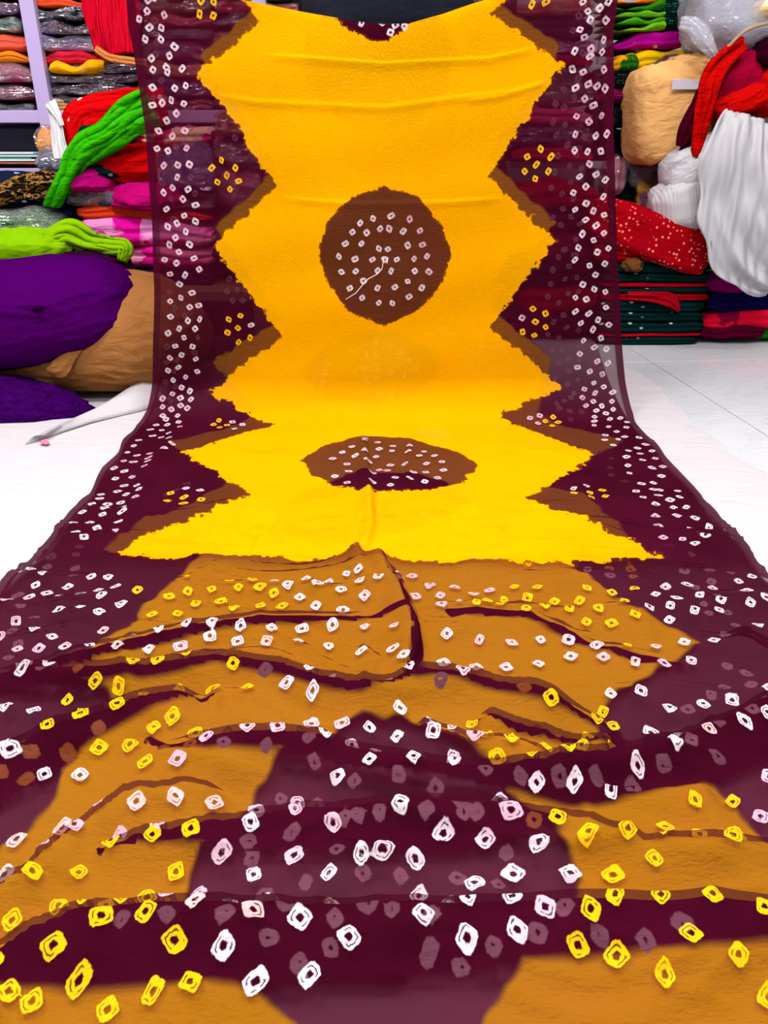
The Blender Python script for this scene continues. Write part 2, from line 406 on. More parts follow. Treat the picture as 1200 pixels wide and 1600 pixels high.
def relief(X, V):
    H = np.zeros(X.shape)
    for pl, h, wf, wn in FOLDS:
        m = (X > pl[:, 0].min() - .16) & (X < pl[:, 0].max() + .16) & (V > pl[:, 1].min() - .16) & (V < pl[:, 1].max() + .16)
        d, s, al = seg_field(X[m], V[m], pl, False)
        wd = np.where(s < 0, wf, wn) if pl[-1, 0] > pl[0, 0] else np.where(s > 0, wf, wn)
        fade = np.clip(np.minimum(al, 1 - al) / .14, 0, 1); fade = fade * fade * (3 - 2 * fade)
        fade = np.where((al <= 0) | (al >= 1), 0, fade)
        H[m] = np.maximum(H[m], h * fade * np.exp(-(d / wd) ** 2)) + .25 * np.minimum(H[m], h * fade * np.exp(-(d / wd) ** 2))
    fl = np.clip((V - 1.0) * 4, 0, 1)
    H += fl * (.0022 * np.sin(23 * V + 9 * X + 2 * np.sin(7 * X)) + .0015 * np.sin(41 * V - 17 * X + 1.3 * np.sin(11 * V)) + .004)
    pal = np.clip((V - 1.42) * 6, 0, 1)
    H += pal * (.0016 * np.sin(67 * V + 22 * X + 2 * np.sin(9 * X)) + .0012 * np.sin(95 * V - 31 * X + 2 * np.sin(13 * X + 5 * V)))
    wv = 2 * vnoise(X * 5.5 + 1.4 * vnoise(X * 4, V * 6, 21), V * 26 + 3 * vnoise(X * 6, V * 3, 22), 23)
    wv2 = 2 * vnoise(X * 13 + V * 9, V * 44 - X * 12, 24)
    H += pal * (.0085 * (1 - np.abs(wv)) ** 3 + .0045 * (1 - np.abs(wv2)) ** 3)
    flm = fl * (1 - pal)
    H += flm * (.0030 * (1 - np.abs(2 * vnoise(X * 7 + V * 5, V * 11 - X * 9, 25))) ** 4)
    hg = 1 - fl
    H += hg * (.006 * np.sin(11 * X + 2.2 * V + .5) + .004 * np.sin(19 * X - 3.1 * V) + .0015 * np.sin(8 * X + 37 * V))
    return H

# ------- tied dots, read off the cloth: origin, scale, then x y colour (w white, y yellow, p pinkish, g back layer, h back layer yellow)
DOTS = """
@190 0 2.927
125 55 w 200 72 w 90 92 w 135 130 w 187 130 w 117 183 w 185 183 w 245 215 w 223 257 w 145 270 w 152 322 w 210 310 w 215 332 w 280 315 w 152 403 w 248 405 w 297 393 w 152 483 w 193 472 w 233 460 w 288 475 w 255 520 w 212 553 w 177 600 w 237 623 w 292 598 w 170 680 w 218 690 w 300 678 w 200 757 w 262 755 w 313 752 w 260 810 w 240 858 w 200 880 w 308 865 w 285 910 w 212 955 w 340 937 w 290 985 w 258 1020 w 217 1035 w 340 1012 w 297 1058 w 252 1085 w 315 1115 w 223 1117 w
90 30 g 155 95 g 105 195 g 165 190 g 158 250 g 185 370 g 150 450 g 200 450 g 165 530 g 255 590 g 310 585 g 290 648 g 250 670 g 215 705 g 245 765 g 190 835 g 315 810 g 230 910 g 335 885 g 240 1000 g 330 1030 g 350 1095 g 130 5 w 80 -20 w 160 -10 w
358 65 y 420 72 y 365 5 y 422 10 y 458 733 y 413 768 y 520 768 y 482 802 y 438 833 y 535 828 y 495 865 y 465 575 g 515 630 g 408 590 g
945 178 g 1013 185 g 1105 190 g 920 255 g 983 265 g 1068 257 g 1120 255 g 1145 255 g 917 343 g 987 330 g 1097 317 g 1168 310 g 1022 383 g 957 422 g 1093 407 g 1178 407 g 1020 467 g
@190 380 2.927
225 5 w 315 5 w 268 38 w 205 72 w 257 88 w 335 67 w 228 138 w 295 143 w 358 118 w 270 185 w 325 225 w 227 263 w 275 247 w 315 290 w 355 283 w 228 333 w 307 352 w 360 345 w 268 387 w 218 408 w 340 388 w 290 428 w 250 467 w 328 470 w 225 522 w 278 508 w 342 527 w 215 580 w 262 565 w 348 585 w 238 625 w 295 610 w 277 660 w 315 677 w 235 690 w 190 713 w 272 710 w 320 717 w 190 753 w 273 747 w 303 760 w 230 765 w 190 795 w 258 795 w 205 812 w 262 825 w 210 838 w 268 850 w 160 840 w 133 862 w 185 865 w 217 882 w 143 890 w
490 348 y 543 332 y 592 375 w 532 388 y 485 408 y 587 433 y 535 453 y
220 222 g 245 295 g 290 330 g 350 430 g 210 470 g 335 500 g 205 545 g 255 535 g 240 585 g 200 635 g 245 655 g 175 695 g 220 715 g 480 222 g 490 165 g 525 215 g 565 215 g 505 265 g 550 265 g
1110 455 g 1160 455 g 1048 483 g 997 515 g 1060 530 g 1115 510 g 1160 512 g 957 548 g 1010 565 g 930 595 g 985 608 g 1065 605 g 1105 575 g 1175 575 g 1115 612 g 1073 632 g 925 635 g 1130 645 g 1165 612 g 945 680 g 1020 675 g 1095 680 g 1170 700 g 1020 708 g
900 1162 g 975 1165 g 855 1205 g 890 1280 g 935 1305 g 1020 1280 g 965 1250 g 1010 1320 g 1150 1275 g 1090 1190 g 1180 1240 g
@560 0 2.857
1000 10 w 1112 10 w 1072 40 w 1022 52 w 1030 92 w 1100 93 w 985 135 w 1005 168 w 1090 180 w 962 230 w 1035 220 w 1030 253 w 1082 235 w 953 310 w 1000 323 w 1090 313 w 967 393 w 1022 377 w 1058 387 w 1095 397 w 1007 442 w 1043 472 w 972 520 w 1025 543 w 1080 517 w 967 600 w 1053 607 w 1103 598 w 963 672 w 1018 677 w 1075 675 w 1025 732 w 1053 778 w 1095 802 w 983 788 w 1010 832 w 957 860 w 1087 877 w 1012 907 w 965 935 w 1043 940 w 1090 958 w 1010 980 w 1055 1005 w 995 1043 w 1088 1038 w 1043 1070 w
985 70 g 960 135 g 1045 130 g 1055 205 g 1003 238 g 1030 290 g 980 352 g 918 398 g 965 432 g 882 463 g 920 478 g 1005 522 g 873 543 g 925 557 g 887 602 g 1010 612 g 935 645 g 892 695 g 975 692 g 943 740 g 993 752 g 877 767 g 948 812 g 863 838 g 910 865 g 960 885 g 915 933 g 950 968 g 868 973 g 905 1005 g 988 998 g 970 1068 g 920 1115 g 658 560 g 710 515 g 650 625 g
815 665 y 755 700 y 860 700 y 795 735 y 743 765 y 848 765 y 790 798 y 775 20 y 838 8 y
262 213 g 197 232 g 260 300 g 190 300 g 85 303 g 117 237 g 225 387 g 93 393 g 170 440 g 40 248 g 62 248 g 15 102 w 105 102 w 165 115 w 205 122 w 143 148 w
@580 380 2.857
920 18 w 1002 37 w 1050 20 w 905 73 w 968 97 w 1035 88 w 995 138 w 940 182 w 990 202 w 1038 213 w 908 240 w 955 247 w 1040 282 w 965 310 w 907 302 w 930 353 w 1005 337 w 1052 358 w 983 380 w 1018 418 w 942 430 w 990 460 w 1043 467 w 927 490 w 1003 522 w 1050 530 w 917 550 w 970 567 w 1025 578 w 987 620 w 1030 640 w 945 652 w 1070 668 w 992 672 w 937 695 w 985 715 w 1067 715 w 953 735 w 1023 738 w
863 28 g 837 62 g 907 52 g 882 103 g 812 120 g 917 152 g 865 160 g 803 183 g 925 215 g 880 225 g 790 240 g 838 267 g 858 320 g 815 352 g 872 375 g 922 387 g 925 457 g 790 408 g 838 420 g 807 477 g 852 477 g 880 515 g 838 535 g 928 520 g 883 570 g 920 607 g 875 628 g 823 600 g 903 670 g
605 118 g 657 120 g 562 163 g 617 173 g 580 225 g 722 293 y 777 313 y 673 333 w 732 350 y 777 373 y 675 395 y 727 410 y
18 443 g 80 460 g 132 487 g 170 523 g 120 543 g 32 560 g 200 568 g 85 575 g 20 600 g 145 587 g 105 650 g 40 662 g 90 685 g 60 1180 g 130 1225 g 210 1228 g 305 1160 g 265 1205 g 40 1287 g 120 1262 g
860 705 g 828 718 g 890 690 g 840 740 g 885 752 g 937 757 g 890 790 g 1070 975 g 1020 945 g 1065 1010 g 1070 1040 g 1130 1065 g
@0 0 1
563 348 w 583 341 w 611 337 w 640 342 w 551 362 w 594 357 w 608 357 w 573 363 w 630 361 w 656 360 w 540 380 w 565 380 w 660 382 w 637 383 w 592 388 w 606 389 w 530 400 w 555 404 w 582 405 w 601 405 w 620 405 w 647 404 w 667 400 w 534 424 w 556 423 w 590 422 w 611 423 w 648 423 w 670 424 w 547 449 w 568 438 w 590 449 w 617 448 w 637 439 w 659 449 w 566 464 w 592 472 w 613 473 w 639 463 w
@0 640 2
318 280 w 315 297 w 292 318 w 340 317 w 333 335 w 262 343 w 325 353 w 380 310 w 385 327 w 388 355 w 375 382 w 370 408 w 235 382 w 285 377 w 308 397 w 240 408 w 268 423 w 360 203 w 392 212 w 363 230 w 390 250 w 370 270 w 397 283 w 415 228 w 430 255 w 437 270 w 427 300 w 420 183 w 467 172 w 465 185 w 455 203 w 430 158 w 400 145 w 390 180 w 420 125 w 435 107 w 470 153 w 515 140 w 540 123 w 530 107 w 505 95 w
535 275 y 583 262 w 627 270 w 525 298 y 577 287 y 630 295 y 575 308 y 685 38 y 727 42 w 758 50 w 668 52 y 710 53 y 687 62 y 733 67 w
1070 150 w 1100 135 w 1140 108 w 1140 125 w 1040 168 w 1085 183 w 1110 160 w 1140 155 w 1047 222 w 1085 242 w 1090 208 w 1150 178 w 1165 215 w 1175 160 w 1185 140 w 1185 200 w 1165 250 w 1180 118 w
100 523 w 140 540 w 117 573 w 97 608 w 30 625 w 58 590 g 152 597 w 217 578 w 190 617 w 190 653 w 255 650 w 257 603 w 290 550 w 343 547 w 368 590 w 325 620 w 313 592 w 385 637 w 317 665 w 435 597 y 57 690 w 5 738 w 117 722 w 60 770 w 170 738 w 127 770 w 208 763 p
578 547 y 590 592 y 533 615 y 478 660 y 558 658 y 617 628 y 665 592 y 692 617 y 720 560 y 748 588 y 790 552 y 815 587 y 858 600 y 815 630 y 883 635 y 735 640 y 858 562 w 902 582 w 958 557 w 938 612 w 988 637 w 995 585 w 1028 560 w 1083 540 w 1120 537 w 1125 567 w 1067 602 w 1073 645 w 1140 617 w 1183 577 w 327 717 p 415 735 w 503 735 w 590 723 w 670 720 w 757 718 w 852 715 w 1040 698 w 1142 710 w 945 705 w
70 630 g 110 665 g 40 705 g 60 745 g 30 790 g 235 500 g 160 470 g 240 465 g 230 530 g 150 500 g 585 240 g 550 258 g 520 270 g 250 440 g
@600 640 2
28 127 w 80 127 w 25 145 w 75 148 w 125 142 w 110 158 w 157 160 w 20 185 w 65 185 w 132 185 w 180 183 w 10 203 w 35 232 w 92 215 w 130 212 w 185 205 w 80 240 w 127 243 w 167 228 w 20 257 w
630 255 w 590 265 w 680 268 y 592 278 y 640 283 y 690 293 y 645 300 y 485 25 w 455 33 w 527 30 y 480 50 w 503 43 y 543 47 y 525 58 y
660 12 w 712 8 w 690 22 w 655 33 w 735 38 w 655 48 w 655 62 w 703 42 w 700 68 w 757 53 w 755 70 w 725 82 w 750 97 w 690 92 w 730 105 w 688 107 w 715 123 w 795 100 w 815 122 w 790 133 w 762 142 w 835 143 w 798 153 w 755 168 w 845 170 w 805 178 w 868 195 w 760 190 w 835 200 w 765 212 w 865 220 w 803 243 w 840 240 w 785 273 w 840 263 w 860 265 w 915 268 w 805 300 w 853 292 w 920 295 w 890 305 w 845 320 w 900 328 w 940 327 w 845 353 w 910 355 w 967 362 w 1013 382 w 855 383 w 955 388 w 870 413 w 930 420 w 1000 413 w 967 440 w
1145 545 w 1103 560 w 943 570 w 875 582 w 1023 578 w 980 610 w 1127 595 w 1090 600 w 1045 627 w 843 612 w 908 625 w 888 648 w 1040 658 w 963 665 w 823 652 w 1187 617 w 1138 635 w 887 683 w 1160 702 w 933 752 w 1023 755 w
635 507 g 703 505 h 770 507 h 703 540 g 775 545 h 970 565 g 995 627 g 1010 660 g 935 522 g 1020 550 g 1080 525 g 1015 515 g 1065 715 g 1095 690 g 1030 600 g 960 460 g 890 435 g 990 400 g 1070 650 g
87 542 w 143 572 w 220 580 w 175 607 w 98 610 w 278 608 w 328 590 w 233 633 w 178 645 w 405 583 y 475 592 y 373 618 y 445 620 y 530 625 y 608 623 y 630 590 y 708 602 y 748 627 y 777 597 y 320 632 y 287 650 y 360 645 y 440 668 y 500 648 y 575 655 y 630 685 y 665 652 y 708 687 y 780 670 y 45 553 w 50 580 w
@0 1000 2
85 110 W 88 160 W 175 155 w 150 150 g 28 240 w 115 257 w 160 315 h 260 158 h 217 220 y 310 187 y 380 197 y 432 152 y 505 140 y 463 215 y 558 190 y 270 265 y 355 265 y 383 288 y 270 317 y 320 330 h 168 350 y 318 377 y 55 425 W 35 403 w 148 455 W 257 453 W 415 370 y 488 318 y 547 292 y 615 322 y 725 340 y 460 420 y 563 425 W 655 385 w 600 375 h 515 367 h 708 390 g 838 397 g 783 365 w 872 328 w 875 370 w 950 355 w 975 297 w 1022 385 w 970 387 g 1070 300 w 1155 307 w 1100 352 w 1170 370 w 1118 393 g 985 440 g 1155 460 w 1057 490 w 1108 493 g 880 510 g 932 537 w 988 533 g 803 553 w 928 603 w 915 648 g 790 638 W 805 600 g 780 670 g 1043 633 w 1077 607 g 1120 600 g 1185 597 g 670 187 y 775 190 y 735 138 y 833 150 g 900 200 w 980 228 w 980 175 w 1040 150 w 1130 67 w 1028 42 w 932 28 w 835 28 p 745 28 w 660 25 w 755 0 w 568 47 w 470 57 w 375 58 p 290 63 w 590 115 y 1140 183 w 1065 180 w 438 565 p 558 545 p 675 548 p 320 580 w 200 605 p 60 648 p 250 648 w 382 653 w 508 650 w 608 667 y 490 683 y 360 690 y
75 380 h 110 405 h 90 465 h 15 470 h 220 385 h
@0 1250 2
148 215 w 20 262 w 122 295 y 258 268 y 555 258 y 467 342 y 340 365 y 195 372 y 50 415 y 290 420 y 410 408 y 540 403 w 700 215 W 790 222 g 797 270 w 922 218 W 626 323 w 830 325 g 957 288 g 1030 275 w 1130 230 w 1135 260 g 1190 215 w 1055 195 g 723 377 w 853 383 w 1032 370 p 905 403 g 1150 405 g 630 438 p 717 453 g 803 453 p 943 455 W 1050 440 g 848 500 g 710 545 W 1093 507 W 1035 517 g 937 560 g 970 600 W 805 620 W 343 475 Y 478 465 Y 400 460 g 540 455 g 562 530 Y 192 543 Y 262 617 Y 48 655 Y 490 655 Y 607 640 Y 345 690 Y 115 680 Y 0 575 y
@600 1000 2
27 70 w 30 5 w 60 107 w 22 172 w 75 178 w 195 12 w 297 22 w 397 30 w 487 20 w 573 28 w 660 50 w 755 43 y 845 42 p 933 32 w 955 88 w 870 103 w 780 98 p 680 85 w 580 78 W 480 98 w 380 106 w 287 98 p 185 86 w 123 155 w 242 188 w 175 200 g 423 190 w 520 203 y 430 220 h 513 258 y 703 202 w 797 195 w 680 252 y 713 292 y 685 315 h 662 278 y 632 335 y 527 340 h 473 315 h 710 382 y 607 398 y 560 438 y 495 392 y 320 353 y 272 307 y 137 307 w 50 260 w 40 325 w 152 345 w 212 343 w 280 367 w 395 368 y 350 412 Y 453 447 Y 40 397 g 115 427 w 90 463 w 173 425 g 215 410 w 45 490 g 215 470 w 312 478 g 160 520 g 470 508 W 420 490 g 587 502 W 540 487 g 655 482 g 700 520 w 780 460 w 772 490 g 890 408 W 863 440 g 945 382 g 997 360 p 1030 330 g 832 305 W 885 243 w 990 235 w 945 235 g 1078 227 w 1068 98 g 1130 120 g 1060 160 g 1143 155 g 1015 200 g 1190 185 w 1190 237 w 1175 305 w 1107 330 W 1130 285 g 1030 410 g 915 340 w 990 310 g 1170 575 W 1195 465 W 963 540 y 1085 522 Y 873 612 Y 978 638 Y 1095 637 Y 533 627 Y 390 607 W 357 558 w 50 597 w 183 650 W 312 670 w 130 597 g 235 570 g 245 600 g 463 617 h 285 600 g
@600 1250 2
625 178 Y 742 190 y 845 185 y 1065 203 y 477 188 w 380 190 g 5 215 w 97 230 W 52 260 g 230 265 g 280 300 w 400 258 W 355 278 g 578 258 W 708 275 Y 828 258 y 108 322 w 172 370 g 197 367 w 303 375 g 255 400 w 390 402 w 120 460 W 145 440 g 25 425 g 140 530 g 253 517 W 337 520 g 237 570 g 490 437 W 470 487 g 407 495 W 550 422 g 628 447 Y 700 407 y 593 533 Y 660 495 g 713 555 Y 803 507 g 840 403 y 863 605 Y 935 507 Y 912 460 g 995 415 y 1155 440 Y 1085 558 Y 1190 655 Y
"""
def parse_dots():
    F, B = [], []
    ox = oy = 0; s = 1
    for ln in DOTS.strip().splitlines():
        tk = ln.split()
        if tk[0][0] == '@':
            ox, oy, s = float(tk[0][1:]), float(tk[1]), float(tk[2]); continue
        for i in range(0, len(tk), 3):
            px, py = ox + float(tk[i]) / s, oy + float(tk[i + 1]) / s
            c = tk[i + 2]; x, v = vx(px, py)
            size = .0062 if v < .95 else (.0064 if v < 1.5 else .0068)
            if c in 'WY': size *= 1.14
            (B if c in 'gh' else F).append((x, v, size, {'w': 0, 'W': 0, 'g': 0, 'p': .35, 'y': 1, 'Y': 1, 'h': 1}[c]))
    return F, B
DF, DB = parse_dots()
_rng = random.Random(77)
for _ in range(420):                      # the dotted borders run on to both sides
    v_ = _rng.uniform(vx(600, 940)[1], VEND - .02); x_ = _rng.uniform(-.58, .64)
    Y_ = np.interp(v_, PV, PROF[:, 0]); lim = .52 * _zc(Y_, Z0)
    if abs(x_) < lim: continue
    if any((x_ - d_[0]) ** 2 + (v_ - d_[1]) ** 2 < .024 ** 2 for d_ in DF): continue
    (DF if _rng.random() < .7 else DB).append((x_, v_, .0068, 0 if _rng.random() < .7 else 1))

def cloth_grid(NU, NV, inset_l, inset_r, off, rs=1.0):
    v1 = np.linspace(0, VEND, NV)[:, None] * np.ones((1, NU))
    u = np.linspace(0, 1, NU)[None, :] * np.ones((NV, 1))
    V = v1
    L = edge_l(V) + inset_l(V); Rr = edge_r(V) - inset_r(V)
    X = L + (Rr - L) * u
    vt = np.interp(X, TOPE[:, 0], TOPE[:, 1])
    k0 = vx(600, 130)[1]
    V = np.where(V < k0, vt + (k0 - vt) * (V / k0), V)
    Y = np.interp(V, PV, PROF[:, 0]); Z = np.interp(V, PV, PROF[:, 1])
    dY = np.gradient(PROF[:, 0], PV); dZ = np.gradient(PROF[:, 1], PV)
    nY = np.interp(V, PV, dZ); nZ = np.interp(V, PV, -dY)         # towards the viewer / up
    H = relief(X, V) * rs + off
    return X, V, np.stack([X, Y + nY * H, Z + nZ * H], -1)
def dots_attr(X, V, dots, seed):
    rng = np.random.RandomState(seed)
    D = np.full(X.shape, 4.0); C = np.zeros(X.shape)
    NV, NU = X.shape
    vr = V[:, NU // 2]
    for x, v, s, c in dots:
        r0, r1 = np.searchsorted(vr, [v - .03, v + .03])
        mg = 45 if v < .42 else 4; r0 = max(r0 - mg, 0); r1 = min(r1 + mg, NV)
        if r0 >= r1: continue
        rowx = X[(r0 + r1) // 2]
        c0, c1 = np.searchsorted(rowx, [x - .032, x + .032])
        if c0 >= c1: continue
        xs = X[r0:r1, c0:c1] - x; vs = V[r0:r1, c0:c1] - v
        th = math.radians(45 + rng.uniform(-28, 28)); e = rng.uniform(.82, 1.12)
        s2 = s * rng.uniform(.9, 1.12)
        a = (xs * math.cos(th) + vs * math.sin(th)) / (s2 * e); b = (-xs * math.sin(th) + vs * math.cos(th)) / (s2 / e * 1.04)
        sk = rng.uniform(-.22, .22); a = a + sk * b; d = (np.abs(a) ** 4.5 + np.abs(b) ** 4.5) ** (1 / 4.5)
        sub = D[r0:r1, c0:c1]; m = d < sub
        C[r0:r1, c0:c1] = np.where(m, c, C[r0:r1, c0:c1]); D[r0:r1, c0:c1] = np.minimum(sub, d)
    return D, C
def grid_mesh(name, P, attrs, mat, X, V):
    NV, NU = P.shape[:2]
    me = bpy.data.meshes.new(name)
    n = NV * NU; nf = (NV - 1) * (NU - 1)
    idx = np.arange(n).reshape(NV, NU)
    q = np.stack([idx[:-1, :-1], idx[1:, :-1], idx[1:, 1:], idx[:-1, 1:]], -1).reshape(-1)
    me.vertices.add(n); me.vertices.foreach_set('co', P.reshape(-1).astype(np.float32))
    me.loops.add(nf * 4); me.loops.foreach_set('vertex_index', q.astype(np.int32))
    me.polygons.add(nf); me.polygons.foreach_set('loop_start', (np.arange(nf) * 4).astype(np.int32))
    me.polygons.foreach_set('loop_total', np.full(nf, 4, np.int32))
    me.update(calc_edges=True)
    me.polygons.foreach_set('use_smooth', np.ones(nf, bool))
    for k, a in attrs.items():
        at_ = me.attributes.new(k, 'FLOAT', 'POINT'); at_.data.foreach_set('value', a.reshape(-1).astype(np.float32))
    uv = me.uv_layers.new(name='cloth')
    co = np.stack([X.reshape(-1), V.reshape(-1)], -1)[q]
    uv.data.foreach_set('uv', co.reshape(-1).astype(np.float32))
    me.materials.append(mat)
    return me

MAROON = (.050, .0022, .0125)
YELLOW = (.90, .445, .0006)
def sari_mat(back):
    t = NT('sari_back_chiffon' if back else 'sari_front_chiffon')
    uv = t.n('UVMap', uv_map='cloth').outputs[0]
    s = t.attr('dye')
    fine = t.noise(uv, 300, 0, .6)
    if back:
        y = t.step(s, -.004, .004)
    else:
        s = t.math('ADD', s, t.math('MULTIPLY', t.math('SUBTRACT', fine, .5), .007))
        y = t.step(s, -.0014, .0010)
    blot = t.attr('blot')
    ma = t.mix(blot, tuple(c * .75 for c in MAROON), tuple(c * 1.35 for c in MAROON))
    ye = t.mix(blot, YELLOW, (YELLOW[0], YELLOW[1] * .90, YELLOW[2]))
    if not back:
        rim = t.math('MULTIPLY', t.step(s, -.006, -.0015), .8)
        ma = t.mix(rim, ma, (.16, .022, .002))
    col = t.mix(y, ma, ye)
    d = t.math('ADD', t.attr('dotd'), t.math('MULTIPLY', t.math('SUBTRACT', fine, .5), .17))
    soft = .12 if back else .06
    ring = t.math('MULTIPLY', t.step(d, 1.0 + soft, 1.0 - soft), t.step(d, .30, .44))
    dc = t.attr('dotc')
    if not back:   # streaks where the tie thread bit into the ring
        strk = t.math('MULTIPLY', t.step(t.math('ABSOLUTE', t.math('SUBTRACT', d, .70)), .085, .035), t.step(t.noise(uv, 130, 0, .5), .46, .56))
        ring = t.math('MULTIPLY', ring, t.math('SUBTRACT', 1.0, t.math('MULTIPLY', strk, .8)))
    w = t.mix(t.step(blot, .45, .85), (.68, .58, .64), (.60, .36, .46)) if not back else t.mix(0.0, (.46, .22, .32), (.5, .2, .3))
    wcol = t.mix(t.step(dc, .5, .6), t.mix(t.step(dc, .1, .3), w, (.78, .46, .46)), (.86, .46, .006) if not back else (.6, .2, .02))
    col = t.mix(ring, col, wcol)
    al = t.mixf(y, t.attr('alpha'), t.attr('alphay'))
    al = t.mixf(ring, al, .6 if back else .88)
    if back:
        b = t.n('BsdfDiffuse'); t.l(col, b.inputs['Color']); sh = b.outputs[0]
        t.l(t.bump(t.noise(t.scale(uv, (1, 2.6, 1)), 70, 2, .75), .55, .005), b.inputs['Normal'])
    else:
        weave = t.noise(t.scale(uv, (1.5, 1, 1)), 190, 2, .75)
        nr = t.bump(weave, .7, .0030)
        b = t.n('BsdfDiffuse'); t.l(col, b.inputs['Color']); t.l(nr, b.inputs['Normal']); sh = b.outputs[0]
    tr = t.n('BsdfTransparent'); t.l(t.mix(y, (1.0, .62, .78) if back else (.98, .92, .92), (1.0, .92, .35)), tr.inputs['Color'])   # the dye filters the light passing through
    m1 = t.n('MixShader'); t.l(al, m1.inputs[0]); t.l(tr.outputs[0], m1.inputs[1]); t.l(sh, m1.inputs[2])
    return t.end(m1.outputs[0])

sari = empty('sari', (0, 1.2, 0))
tag(sari, 'sheer yellow and plum tie-dyed sari held up and spread over the floor', 'sari')
zero = lambda V: V * 0
# front layer
X, V, P = cloth_grid(430, 900, zero, zero, .0062)
dye = sdf(X, V, P_MAIN)
for pm in (P_M1, P_M2, P_MT): dye = np.minimum(dye, -sdf(X, V, pm))
alpha = np.interp(V, [0, .85, 1.0, vx(600, 870)[1], vx(600, 900)[1], VEND], [.62, .62, .74, .74, .48, .46])
e = np.minimum(X - edge_l(V), edge_r(V) - X)
alpha = np.where(sdf(X, V, P_M1) > -.01, .74, alpha); alpha = np.where(sdf(X, V, P_M2) > -.01, .70, alpha)
sel = np.clip((.019 - e) / .002, 0, 1)
alpha = alpha + (.95 - alpha) * sel
DD, DC = dots_attr(X, V, DF, 3)
nm_ = np.where((np.abs(X) < .26) & (V < 1.35), .45, 1.0)
dye = dye + nm_ * (.015 * vnoise(X * 62, V * 62, 1) + .010 * vnoise(X * 170, V * 170, 2))
blot = .5 + .6 * vnoise(X * 9, V * 9, 3) + .4 * vnoise(X * 31, V * 31, 4)
me = grid_mesh('front_layer', P, {'blot': blot, 'dye': dye, 'alpha': alpha, 'alphay': np.full(X.shape, .74), 'dotd': DD, 'dotc': DC}, sari_mat(False), X, V)
o = link('front_layer', me, sari); o['label'] = 'yellow zigzag field with plum borders and white tied dots'
# back layer
X, V, P = cloth_grid(260, 560, lambda V: np.interp(V, [0, .9, 1.0], [.016, .016, .006]), lambda V: np.interp(V, [0, .85, 1.05], [.052, .055, .01]), 0.0, .93)
dye = sdf(X, V, B_MAIN)
for pm in B_M: dye = np.minimum(dye, -sdf(X, V, pm))
for pm in B_YP: dye = np.maximum(dye, sdf(X, V, pm))
drk = np.full(X.shape, -1.0)
for pm in B_DARK:                                        # crisp along the fold edge, soft where the tuck fades below
    dd_, _, al_ = seg_field(X, V, pm, True)
    q_ = np.where(inside(X, V, pm), dd_, -dd_)
    drk = np.maximum(drk, np.where(al_ < .5, (q_ + .006) * 5, q_ * .8 - .002))
alpha = np.interp(V, [0, .8, 1.0, VEND], [.36, .40, .88, .42])
DD, DC = dots_attr(X, V, DB, 5)
dye = dye + .010 * vnoise(X * 60, V * 60, 6)
dye = np.minimum(dye, -drk)
alpha = np.maximum(alpha, np.where(drk > -.002, .985, 0))
alpha = np.where((np.abs(X) < .27) & (V < 1.0), .92, alpha)
me = grid_mesh('back_layer', P, {'blot': .5 + .8 * vnoise(X * 9, V * 9, 8), 'dye': dye, 'alpha': alpha, 'alphay': np.interp(V, [0, .9, 1.05], [.93, .93, .98]), 'dotd': DD, 'dotc': DC}, sari_mat(True), X, V)
o = link('back_layer', me, sari); o['label'] = 'second thickness of the sari seen dimly through the front'

def tube(pts, r, mat, name, parent=None, res=6, radii=None):
    pts = [Vector(p) for p in pts]; V_, F_ = [], []
    for i, p in enumerate(pts):
        d = (pts[min(i + 1, len(pts) - 1)] - pts[max(i - 1, 0)]).normalized()
        a = d.cross(Vector((0, 1, .13))); a = a.normalized() if a.length > 1e-4 else Vector((1, 0, 0)); b = d.cross(a)
        rr = radii[i] if radii else r
        for k in range(res):
            q = 2 * math.pi * k / res
            V_.append(p + a * rr * math.cos(q) + b * rr * math.sin(q))
    n = len(pts)
    for i in range(n - 1):
        for k in range(res):
            F_.append((i * res + k, i * res + (k + 1) % res, (i + 1) * res + (k + 1) % res, (i + 1) * res + k))
    F_.append(tuple(range(res))[::-1]); F_.append(tuple(range((n - 1) * res, n * res)))
    return mesh_obj(name, V_, F_, mat, parent)
M_thread = plain('cotton_thread', (235, 225, 215), .8)
tp = []
for px, py in [(606, 402), (605, 412), (600, 404), (597, 420), (590, 428), (575, 436), (566, 446), (556, 458), (540, 468)]:
    q = at(px, py, YH - .030); tp.append(q)
th = tube(tp, .0009, M_thread, 'loose_thread', sari); th['label'] = 'loose white thread hanging on the brown medallion'

# ------------------------------------------------------------------ white sheet on the floor
def sheet_mat():
    t = NT('white_floor_sheet'); o = t.obj()
    col = t.mix(t.math('MULTIPLY', t.noise(o, 3, 4), .7), (.56, .525, .55), (.51, .475, .505))
    spot = t.step(t.noise(o, 5, 2), .70, .76)
    col = t.mix(t.math('MULTIPLY', spot, .25), col, (.8, .55, .6))
    h = t.noise(t.scale(o, (1, 2.2, 1)), 7, 5, .55, 1.2)
    return t.end(t.bsdf(col, .75, t.bump(t.noise(o, 500, 2), .08, .002, t.bump(h, .35, .02)), .2))
M_sheet = sheet_mat()
edge_px = [(930, 560), (985, 578), (1010, 587), (1045, 622), (1090, 668), (1150, 712), (1200, 745), (1330, 830)]
ep = np.array([gr(*p)[:2] for p in edge_px]); ep = ep[np.argsort(ep[:, 1])]
def sheet_right(y): return float(np.interp(y, ep[:, 1], ep[:, 0])) + .006 * math.sin(31 * y) + .004 * math.sin(73 * y + 1)
ny, nx = 110, 90
vs, fs = [], []
y_lo, y_hi = -.3, gr(930, 560).y
